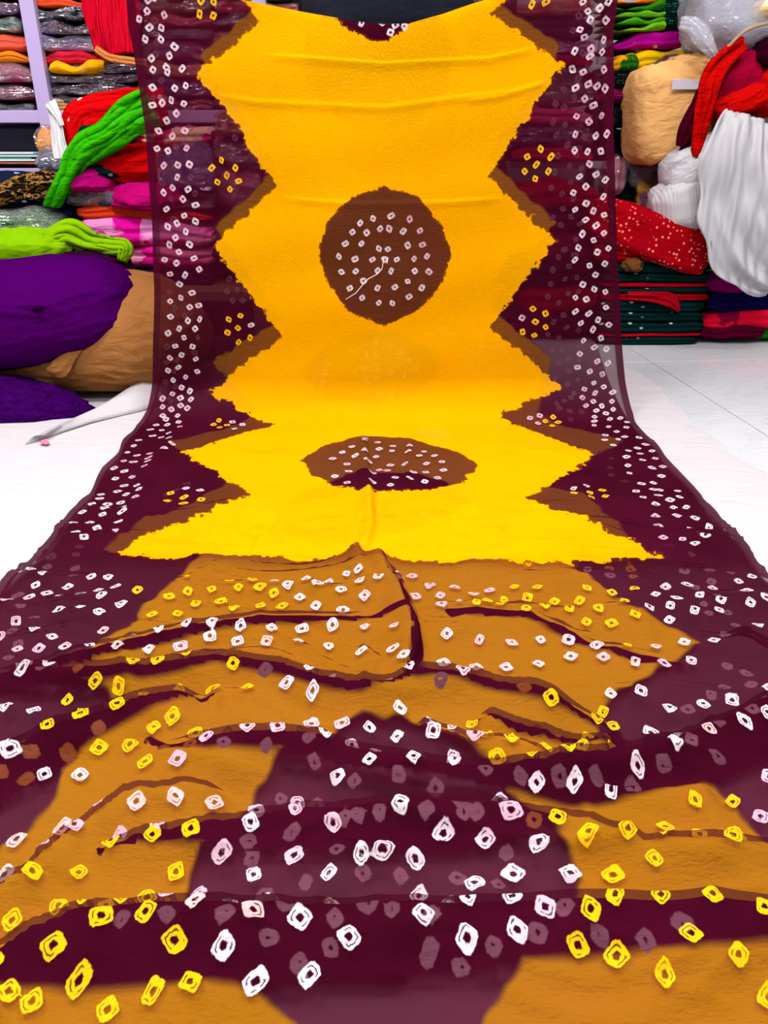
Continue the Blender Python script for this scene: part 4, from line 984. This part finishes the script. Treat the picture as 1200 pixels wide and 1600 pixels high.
o = drape('green_scarf', 'bright green twisted scarf trailing down across the pile', 'scarf', [(240, 168, YA - .03), (205, 186, YA - .035), (170, 212, YA - .04), (128, 236, YA - .04), (106, 275, YA - .04), (94, 300, YA - .04), (85, 318, YA - .03)], [.085, .085, .075, .07, .042, .03, .018], cloth((50, 172, 8), wr=1.6, key='gs'), rip=.010, nr=5, seed=11, thick=.016)
# white tassel tag, small packets
tg = empty('white_tag', at(92, 210, YA)); tag(tg, 'white ribbon tag hanging in front of the magenta striped cloth', 'tag')
drape('ribbon', None, None, [(80, 164, YA), (88, 190, YA - .005), (93, 225, YA - .005), (97, 248, YA - .005)], [.024, .03, .036, .042], plain('white_ribbon', (235, 232, 236), .6), tg, rip=.003, nr=4, seed=12, thick=.004)
drape('knot', None, None, [(78, 160, YA - .012), (90, 180, YA - .014), (97, 196, YA - .012)], [.03, .016, .008], plain('white_ribbon', (235, 232, 236), .6), tg, rip=.002, nr=2, seed=13, thick=.006)
F('folded_textile', 'small amber cloth packet in plastic left of the white tag', 'cloth', (56, 92, 202, 242), YA + .1, .1, cloth((238, 155, 45)), 1, WR, group=PL)
F('folded_textile', 'bluish grey empty plastic packet left of the white tag', 'packet', (54, 104, 236, 270), YA + .06, .12, cloth((92, 100, 118)), 1, WM, group=PL)
# far left, front of the pile
M_navy = cloth((22, 30, 52), 'fewdots', (190, 215, 235), key='n')
F('folded_textile', 'navy cloth with pale tied dots on the platform at far left', 'cloth', (-60, 112, 312, 352), YA, .22, M_navy, 3, group=PL)
nv = bundle('folded_textile', 'navy dotted cloth roll wrapped round the black and gold cloth', 'cloth', (-60, 98, 266, 322), YA + .10, .24, M_navy, 9, PL, amp=.06, flat=.4)
drape('gold_cloth', 'black cloth with crinkled gold embroidery on the navy roll', 'cloth', [(-40, 322, YA - .02), (0, 304, YA - .022), (40, 289, YA - .022), (74, 280, YA - .02), (88, 292, YA - .018), (80, 306, YA - .02), (40, 304, YA - .025)], [.05, .05, .045, .04, .03, .02, .012], cloth((26, 20, 16), 'vein', (170, 125, 60), key='gold'), rip=.007, nr=5, seed=14, thick=.012)
F('folded_textile', 'green net cloth in clear plastic under the navy cloth', 'cloth', (-60, 92, 330, 372), YA - .07, .2, cloth((52, 96, 60), 'net', (150, 190, 110)), 2, WM, group=PL)
F('folded_textile', 'dark green folded cloth between the net packet and the pink tie-dye', 'cloth', (86, 124, 342, 372), YA - .01, .15, cloth((6, 74, 42)), 2, group=PL)
F('folded_textile', 'thick dark green cloth under the lime cloth', 'cloth', (-60, 190, 366, 420), YA - .04, .2, cloth((10, 40, 34)), 3, group=PL)
# ------------------------------------------------------------------ left: bundles on the floor
M_tan = cloth((160, 106, 58), rough=.9)
tan = empty('cloth_bundle', at(150, 640, 2.1)); tan.location.z = 0; tag(tan, 'tan cloth bundle with a tucked corner lying on the white sheet', 'bundle')
bb = bundle('bundle_body', None, None, (6, 330, 494, 662), 2.12, .44, M_tan, 2, parent=tan, e=.78, amp=.04, freq=2.2, flat=.35, nu=150, nv=90,
       folds=[((-.30, -.85, .10), (.35, -.85, -.30), .035, .035), ((-.28, -.85, .05), (.25, -.9, -.45), .035, .03), ((-.3, -.85, .2), (.1, -.8, .45), .035, .03), ((-.35, -.85, 0), (0, -.9, -.55), .03, .025), ((-.33, -.8, .1), (.05, -.88, .2), .025, .02)])
bb.location.z = -tan.location.z
drape('tucked_corner', None, None, [(128, 536, 1.905), (108, 558, 1.885), (92, 576, 1.875), (78, 578, 1.88)], [.012, .028, .045, .012], M_tan, tan, rip=.003, nr=1, thick=.008, seed=3)
M_pur = cloth((68, 2, 86), rough=.9)
pb = bundle('cloth_bundle', 'big round purple cloth bundle resting on the tan bundle', 'bundle', (-150, 232, 404, 566), 2.05, .46, M_pur, 6, None, e=.86, amp=.035, freq=1.8, flat=.15, nu=150, nv=90, rot=(0, math.radians(-7), 0),
       folds=[((-.10, -.75, .42), (.42, -.85, .26), .03, .075), ((.42, -.85, .26), (.44, -.9, -.08), .035, .05), ((0, -.9, .0), (.4, -.9, -.05), .03, .018), ((.02, -.55, .85), (-.12, -.8, .55), .03, .05)])
bundle('crumpled_cloth', 'dark plum dotted cloth lying along the top of the purple bundle', 'cloth', (72, 204, 388, 436), 2.20, .16, cloth((46, 8, 44), 'fewdots', (210, 200, 225), key='pl'), 12, amp=.08, freq=4, flat=.5)
for (nm, bx_, yy, sd, lb) in [('lime_cloth', (-40, 130, 354, 424), 2.24, 15, 'lime green cloth crumpled on top of the purple bundle at left')]:
    bundle(nm, lb, 'cloth', bx_, yy, .2, cloth((128, 180, 8), key='lime'), sd, amp=.13, freq=3.2, flat=.5, folds=[((-.2, -.6, .7), (-.1, -.9, -.2), .06, .07), ((.5, -.6, .5), (.4, -.9, -.3), .07, .08)])
drape('lime_dupatta', 'lime green dupatta tail trailing right beside the pink tie-dye', 'cloth', [(70, 384, 2.2), (105, 366, 2.19), (140, 378, 2.19), (175, 385, 2.18), (196, 388, 2.18), (192, 408, 2.175)], [.06, .075, .06, .045, .035, .015], cloth((132, 184, 10), key='lime2'), rip=.009, nr=3, seed=16, thick=.008)
drape('lime_tip', 'small yellow green cloth tip hanging beside the purple bundle', 'cloth', [(192, 420, 2.19), (215, 455, 2.14), (226, 478, 2.12), (240, 495, 2.1)], [.02, .018, .022, .01], cloth((140, 180, 20), key='lime3'), rip=.004, nr=1, seed=17, thick=.005)
F('snack_packet', 'crinkled orange packet in plastic between purple bundle and sari', 'packet', (214, 270, 452, 494), 2.26, .1, cloth((200, 90, 20), 'dye', (90, 10, 16), key='sn'), 1, WR)
bundle('crumpled_cloth', 'crinkled violet cloth with white dots on the floor in front of the tan bundle', 'cloth', (-150, 146, 584, 672), 1.86, .18, cloth((62, 5, 92), 'crinkle', wr=1.8, key='v'), 18, amp=.10, freq=5, flat=.6, e=.9, rot=(0, math.radians(9), 0))

# ------------------------------------------------------------------ right: steel rack and piles
M_steel = plain('grey_steel', (168, 165, 178), .4, .5)
RY = 2.90
rack = empty('steel_rack', (1.2, RY + .2, 0)); tag(rack, 'grey steel rack on the right carrying bags and folded cloth', 'shelf')
rx = at(984, 230, RY).x
for xx in (rx, 2.1): box('post', xx - .018, xx + .018, RY, RY + .035, 0, 1.5, M_steel, rack, .002)
for xx in (rx, 2.1): box('post', xx - .018, xx + .018, RY + .5, RY + .535, 0, 1.5, M_steel, rack, .002)
ZR1 = at(1000, 252, RY).z; ZR2 = at(1000, 112, RY).z
for z in (ZR1, .14): box('board', rx - .02, 2.12, RY + .004, RY + .53, z - .022, z, M_steel, rack, .002)
box('board', rx - .02, 2.12, RY + .22, RY + .53, ZR2 - .022, ZR2, M_steel, rack, .002)
rack2 = empty('steel_rack', (.6, 3.1, 0)); tag(rack2, 'grey steel rack behind the right border of the sari', 'shelf')
for xx in (.30,): box('post', xx - .018, xx + .018, RY, RY + .035, 0, 1.5, M_steel, rack2, .002)
for z in (ZR1, .14, ZR2 + .02): box('board', .28, rx - .04, RY + .004, RY + .53, z - .022, z, M_steel, rack2, .002)
GR = 'bright layered cloths on the right rack'
YS = RY - .05
F('folded_textile', 'yellow cloth with a soft rolled edge above the peach bag', 'cloth', (966, 1095, 76, 108), YS, .3, cloth((220, 180, 8)), 2, group=GR, tilt=.018, amp=.008)
F('folded_textile', 'mustard cloth with green patches at the sari edge', 'cloth', (958, 1000, 82, 110), YS - .03, .2, cloth((222, 150, 14), 'dye', (30, 90, 20), key='m'), 2, group=GR)
F('folded_textile', 'magenta cloth with gold specks between the yellow and green', 'cloth', (960, 1075, 46, 76), YS + .01, .28, cloth((165, 8, 130), 'fewdots', (225, 170, 60), key='mg'), 2, group=GR, tilt=.015, amp=.008)
for i in range(5):
    cc = [(110, 180, 20), (70, 160, 25), (95, 175, 30), (48, 130, 24), (240, 120, 20)][i]
    lb = ['lime green folded cloth just above the magenta one', 'leaf green folded cloth second above the magenta', 'green folded cloth third above the magenta', 'dark green folded cloth under the orange one', 'orange folded cloth on top of the green layers'][i]
    F('folded_textile', lb + ' on the right rack', 'cloth', (958, 1042, 36 - 11 * i, 48 - 11 * i), YS, .26, cloth(cc), 1, group=GR, tilt=.012, amp=.006)
F('folded_textile', 'black green net cloth folded beside the green layers', 'cloth', (1036, 1095, -30, 50), YS + .04, .25, cloth((8, 30, 28), 'net', (50, 120, 100), key='bn'), 3, group=GR)
F('folded_textile', 'shiny maroon packet squeezed above the peach bag', 'cloth', (1018, 1098, 84, 106), YS - .05, .15, cloth((86, 10, 40)), 1, WR, group=GR, tilt=.012)
F('folded_textile', 'black net cloth with cream specks beside the peach bag', 'cloth', (930, 1002, 103, 138), YS - .02, .2, cloth((14, 18, 20), 'net', (70, 80, 80), key='b1'), 2, group=GR)
F('folded_textile', 'deep wine net cloth under the black net one', 'cloth', (930, 998, 136, 162), YS - .02, .2, cloth((90, 8, 52), 'net', (150, 40, 90), key='b2'), 1, group=GR)
F('folded_textile', 'black net cloth hanging low behind the rack post', 'cloth', (930, 994, 160, 200), YS - .02, .2, cloth((10, 12, 14), 'net', (60, 66, 66), key='b3'), 2, group=GR)
F('folded_textile', 'dark bundle on the rack behind the steel post', 'cloth', (930, 1040, 198, 252), YS + .05, .2, cloth((16, 16, 22)), 2, group=GR)
# peach bag
M_peach = cloth((238, 178, 110), rough=.7)
pbg = empty('peach_bag', at(1045, 250, RY)); tag(pbg, 'large peach cloth bag bulging on the right rack', 'bag')
bundle('bag_body', None, None, (992, 1108, 94, 254), RY - .12, .26, M_peach, 21, parent=pbg, e=.40, amp=.05, freq=2.4, flat=.02, rot=(0, math.radians(-9), 0),
       folds=[((-.4, -.8, .5), (-.25, -.8, -.1), .06, .03), ((-.25, -.8, .6), (.1, -.9, .3), .05, .03), ((.2, -.8, .5), (.4, -.85, -.2), .05, .03)])
bundle('tucked_top', None, None, (1040, 1108, 84, 128), RY - .14, .2, M_peach, 22, parent=pbg, e=.7, amp=.1, freq=4)
box('paper_label', at(1050, 128, RY - .26).x, at(1096, 128, RY - .26).x, RY - .264, RY - .26, at(0, 140, RY - .26).z, at(0, 124, RY - .26).z, plain('label_film', (200, 190, 205), .2, .6), pbg, .001)
# things under the rack shelf
F('plastic_bag', 'empty clear plastic bags under the peach bag', 'bag', (986, 1062, 246, 296), RY - .05, .16, cloth((170, 160, 180)), 2, WM)
F('folded_textile', 'yellow green and purple patterned cloth in plastic below the clear bags', 'cloth', (996, 1052, 284, 332), RY - .10, .14, cloth((215, 160, 30), 'dye', (120, 60, 130), key='pp'), 2, WR)
F('folded_textile', 'pink and white packet in plastic right beside the sari edge', 'cloth', (950, 978, 250, 306), RY - .1, .12, cloth((210, 110, 140)), 2, WM)
# ------------------------------------------------------------------ right: stacked garments on the floor
YK = 2.57
GS = 'dark green dotted garments stacked on the right'
M_dg = cloth((9, 38, 38), 'fewdots', (205, 205, 190), key='dg'); M_rd = cloth((165, 8, 26), key='rd')
rows = [(540, 527, 'g', 'bottom dark green garment of the floor stack'), (527, 521, 'r', 'thin red layer just above the bottom garment'), (521, 503, 'g', 'second dark green garment from the floor'), (503, 488, 'g', 'dark green garment under the dotted one'),
        (488, 471, 'g', 'dark green garment with white dots in mid stack'), (471, 458, 'r', 'red layer with a drooping corner in mid stack'), (458, 450, 'g', 'thin dark green layer between two red ones'), (450, 442, 'r', 'upper thin red layer of the stack'),
        (442, 427, 'g', 'dark green garment with cream dots above the red layer'), (427, 412, 'g', 'dark green garment just under the top folds'), (412, 394, 'g', 'uppermost dark green garment beneath the red dotted cloth')]
prev = 0
for i, (yb, yt, c, lb) in enumerate(rows):
    zb, zt = at(1000, yb, YK).z, at(1000, yt, YK).z
    xl, xr = at(940, 480, YK).x, at(1104 + (i * 7) % 9 - (3 if c == 'r' else 0), 480, YK).x
    vs, fs = slab_mesh(xr - xl, .34, zt - prev, 2 if zt - prev > .022 else 1, 200 + i, .0015, nx=20)
    o = mesh_obj('folded_garment', vs, fs, M_dg if c == 'g' else M_rd, loc=((xl + xr) / 2, YK + .17 + (.004 if c == 'r' else 0), prev)); prev = zt
    tag(o, lb, 'garment', GS)
drape('red_corner', 'crumpled red cloth corner drooping from the middle of the dark green stack', 'cloth', [(980, 462, YK - .008), (1020, 464, YK - .012), (1048, 470, YK - .015), (1060, 486, YK - .015)], [.02, .03, .04, .008], M_rd, rip=.004, nr=2, thick=.006, seed=21)
bundle('folded_garment', 'rolled brown and green cloth end at the left of the stack', 'garment', (972, 1004, 400, 424), YK + .0, .06, cloth((120, 70, 34), 'dye', (20, 40, 36), key='rb'), 25, amp=.12, freq=4)
bundle('folded_garment', 'plum cloth poking out at the right of the stack top', 'garment', (1068, 1108, 386, 422), YK + .1, .16, cloth((66, 6, 58)), 23, amp=.1)
M_bandh = cloth((165, 5, 20), 'dots', (245, 130, 110), key='bd')
F('folded_garment', 'flattened red garment with pink dots under the bandhani slope', 'garment', (930, 1098, 372, 410), YK - .01, .3, cloth((172, 6, 20), 'fewdots', (240, 150, 130), key='bd2'), 4, group='red tied-dot garments on the stack', tilt=-.014)
bs = bundle('folded_garment', 'red tied-dot garment sloping over the top of the stack', 'garment', (890, 1092, 324, 398), YK + .12, .32, M_bandh, 24, 'red tied-dot garments on the stack', e=.45, amp=.05, freq=3, flat=.5, rot=(0, math.radians(19), 0))
F('folded_garment', 'dark green cloth corner standing behind the red dotted garment', 'garment', (966, 1004, 290, 340), YK + .3, .1, cloth((10, 36, 40)), 1, tilt=-.02)
GL = 'folded cloths on the floor under the white drape'
YL = 2.60
F('folded_textile', 'green folded cloth on the floor at the right picture edge', 'cloth', (1150, 1330, 508, 530), YL, .3, cloth((10, 110, 30)), 2, group=GL)
F('folded_textile', 'maroon folded cloth on the floor beside the dark green stack', 'cloth', (1098, 1200, 508, 531), YL - .02, .3, cloth((80, 4, 34)), 2, group=GL)
F('folded_textile', 'crimson pink folded cloth lying on the maroon one', 'cloth', (1102, 1330, 482, 516), YL - .02, .3, cloth((232, 14, 52), 'dye', (130, 10, 50), key='cp'), 2, group=GL, tilt=.012, amp=.008)
F('folded_textile', 'navy folded cloth with pale dots on the crimson one', 'cloth', (1108, 1330, 452, 490), YL - .01, .3, cloth((20, 12, 66), 'fewdots', (190, 190, 220), key='nd'), 3, group=GL, amp=.008)
F('folded_textile', 'magenta purple folded cloth on top of the navy one', 'cloth', (1104, 1330, 424, 462), YL + .02, .3, cloth((136, 6, 92)), 2, group=GL, tilt=.01, amp=.008)
# white bundles
M_wh = cloth((206, 203, 208), rough=.85); M_whp = cloth((206, 202, 206), 'pleat', wr=.3, key='wp')
base_w = F('folded_textile', 'white folded cloth with gold zari edge behind the red stack', 'cloth', (1075, 1330, 372, 432), YL + .1, .3, cloth((225, 220, 215)), 3)
bundle('white_bundle', 'plump white cloth bundle low behind the red dotted garment', 'bundle', (1030, 1150, 306, 418), YL + .13, .22, M_whp, 31, amp=.05, freq=2.5)
bundle('white_bundle', 'white pleated cloth bundle in the middle of the white heap', 'bundle', (1026, 1190, 256, 356), YL + .03, .18, M_whp, 32, amp=.07, freq=3, e=.7, rot=(0, math.radians(-14), 0))
bundle('white_bundle', 'white bundle in plastic left of the big drape', 'bundle', (1046, 1200, 204, 292), YL + .04, .18, M_wh, 33, amp=.07, freq=3, e=.7, rot=(0, math.radians(-20), 0))
bundle('white_bundle', 'smooth white bundle at the top under the red shawl', 'bundle', (1106, 1300, 150, 240), YL + .2, .34, M_wh, 34, amp=.04, freq=2)
bundle('white_bundle', 'tall white bundle under the sheer white drape at the picture edge', 'bundle', (1110, 1340, 196, 434), YL + .18, .32, M_wh, 35, amp=.03, freq=2, e=.8)
t = NT('sheer_white'); oo = t.obj()
_wv = t.n('TexWave'); t.l(t.scale(oo, (1, .3, .35)), _wv.inputs['Vector']); _wv.inputs['Scale'].default_value = 7; _wv.inputs['Distortion'].default_value = 5
_b = t.bsdf((.60, .585, .615), .6, t.bump(_wv.outputs['Fac'], .45, .02), .3); _tr = t.n('BsdfTransparent'); _m = t.n('MixShader'); _m.inputs[0].default_value = .78
t.l(_tr.outputs[0], _m.inputs[1]); t.l(_b, _m.inputs[2]); M_sheer = t.end(_m.outputs[0])
drape('white_drape', 'sheer white cloth hanging in soft loops over the white heap', 'cloth', [(1185, 190, 2.54), (1180, 225, 2.50), (1180, 300, 2.485), (1187, 370, 2.485), (1202, 415, 2.50), (1216, 434, 2.52)], [.20, .30, .34, .32, .22, .12], M_sheer, rip=.008, nr=4, thick=.004, seed=36, nc=50)
M_gold = plain('gold_trim', (225, 175, 30), .35, .6, .5, 120)
for i, (b, lb) in enumerate([((1092, 1108, 381, 389), 'upper small gold trim on the white cloth'), ((1104, 1124, 416, 424), 'middle small gold trim on the white cloth'), ((1110, 1128, 428, 434), 'lower small gold trim on the white cloth')]):
    x0, x1, z0, z1 = px_box(b, YL + .07)
    vs, fs = slab_mesh(x1 - x0, .012, z1 - z0, 2, 300 + i, .001, nx=12); o = mesh_obj('gold_trim', vs, fs, M_gold, loc=((x0 + x1) / 2, YL + .085, z0)); tag(o, lb, 'trim', 'gold trims')
# red shawl heap
M_sc = cloth((192, 10, 8), wr=1.5, key='sc'); M_crim = cloth((150, 6, 44), key='cr'); M_wine = cloth((70, 4, 26), key='wi')
YD = 2.60
bundle('shawl_heap', 'crimson crumpled cloth heaped on the white bundles', 'cloth', (1112, 1204, 74, 178), YD + .08, .2, M_crim, 41, amp=.12, freq=4, rot=(0, math.radians(-25), 0))
bundle('shawl_heap', 'bright red cloth knot at the right picture edge', 'cloth', (1172, 1260, 100, 186), YD + .02, .16, M_sc, 42, amp=.12, freq=4)
bundle('shawl_heap', 'very dark maroon cloth bundle at the top right picture edge', 'cloth', (1166, 1290, 44, 116), YD + .06, .2, cloth((46, 4, 24)), 43, amp=.08, freq=3)
bundle('shawl_heap', 'scarlet cloth lobe spilling over the white bundle', 'cloth', (1120, 1206, 134, 182), YD + .0, .12, M_sc, 44, amp=.14, freq=4, rot=(0, math.radians(-22), 0))
drape('red_scarf', 'red scarf hanging down from the crimson heap over the white bundle', 'scarf', [(1160, 70, YD - .02), (1130, 95, YD - .03), (1110, 130, YD - .04), (1098, 185, YD - .04), (1090, 225, YD - .035), (1086, 242, YD - .03)], [.03, .05, .055, .045, .028, .010], M_sc, rip=.008, nr=3, thick=.012, seed=45)
drape('wine_scarf', 'wine red scarf hanging between the peach bag and the red scarf', 'scarf', [(1112, 120, YD - .01), (1095, 160, YD - .015), (1075, 200, YD - .015), (1062, 228, YD - .01)], [.03, .05, .055, .02], M_wine, rip=.006, nr=2, thick=.01, seed=46)
drape('navy_scarf', 'dark navy scarf end hanging below the wine scarf', 'scarf', [(1100, 165, YD), (1082, 215, YD), (1064, 245, YD), (1050, 264, YD)], [.02, .035, .025, .008], cloth((18, 10, 36)), rip=.004, nr=2, thick=.008, seed=47)
drape('green_ribbon', 'olive green crinkled ribbon edging the red scarf', 'scarf', [(1150, 76, YD - .012), (1118, 104, YD - .02), (1102, 130, YD - .02), (1092, 150, YD - .02)], [.008, .018, .03, .01], cloth((120, 160, 24), 'crinkle', key='gr'), rip=.005, nr=2, thick=.006, seed=48)
# white plastic bag on top
M_bagp = plastic((.95, .95, 1), .30, 'bag')
wb = empty('plastic_bag', at(1125, 100, RY)); tag(wb, 'white translucent plastic bag of pale cloth at the top right', 'bag')
bundle('contents', None, None, (1078, 1240, -70, 96), RY - .16, .28, cloth((188, 186, 200)), 51, parent=wb, amp=.06, freq=3)
bundle('film', None, None, (1070, 1250, -80, 106), RY - .16, .31, M_bagp, 52, parent=wb, amp=.10, freq=4)
drape('corner_flap', None, None, [(1120, 92, RY - .33), (1100, 60, RY - .335), (1082, 40, RY - .33), (1062, 36, RY - .325)], [.02, .05, .045, .03], M_bagp, wb, rip=.004, nr=2, thick=.003, seed=53)
bundle('folded_textile', 'beige cloth showing in the plastic at the top right corner', 'cloth', (1160, 1290, -20, 30), RY - .24, .2, cloth((212, 180, 130), 'stripe', (235, 215, 180), key='be'), 54, amp=.06, rot=(0, math.radians(-15), 0))
drape('cord_strap', 'thin beige cord curving below the white plastic bag', 'cord', [(1130, 82, RY - .34), (1150, 60, RY - .345), (1172, 44, RY - .34), (1200, 36, RY - .33)], [.006, .007, .007, .006], cloth((175, 150, 115)), rip=.001, nr=1, thick=.004, seed=55, nc=6)
# seen dimly through the right border of the sari
G4 = 'textiles seen dimly through the right border of the sari'
cols4 = [(190, 30, 60), (60, 40, 90), (200, 60, 120), (70, 60, 50), (150, 20, 50), (120, 40, 110), (40, 36, 60), (190, 90, 50), (170, 20, 40)]
k = 0
for (xa, xb, yb, yt) in ((800, 930, 252, 112), (800, 930, 104, -40), (690, 795, 252, 112), (690, 795, 104, -40)):
    y = yb; q = 0
    while y > yt + 18:
        h = (24, 34, 28, 40, 22)[k % 5]
        if y - h < yt: break
        F('folded_textile', 'folded cloth on the %s steel rack board behind the sari, %s up, %s column' % ('lower' if yb > 200 else 'upper', ORD[q], 'outer' if xa > 798 else 'inner'), 'cloth', (xa, xb, y - h, y), YS, .3, cloth(cols4[k % 9]), 2, WR if k % 2 else None, group=G4)
        y -= h; k += 1; q += 1
k = 0
for xa, xb in ((812, 936), (690, 806)):
    y = 520; q = 0
    while y > 300:
        h = (30, 44, 36, 52)[k % 4]
        F('folded_textile', 'folded dark cloth on the floor pile behind the sari, %s up, %s column' % (ORD[q], 'outer' if xa > 800 else 'inner'), 'cloth', (xa, xb, y - h, y), 2.62, .3, cloth([(66, 20, 50), (150, 12, 30), (40, 24, 44), (110, 20, 60)][k % 4]), 2, group='floor pile seen dimly through the right border of the sari')
        y -= h; k += 1; q += 1
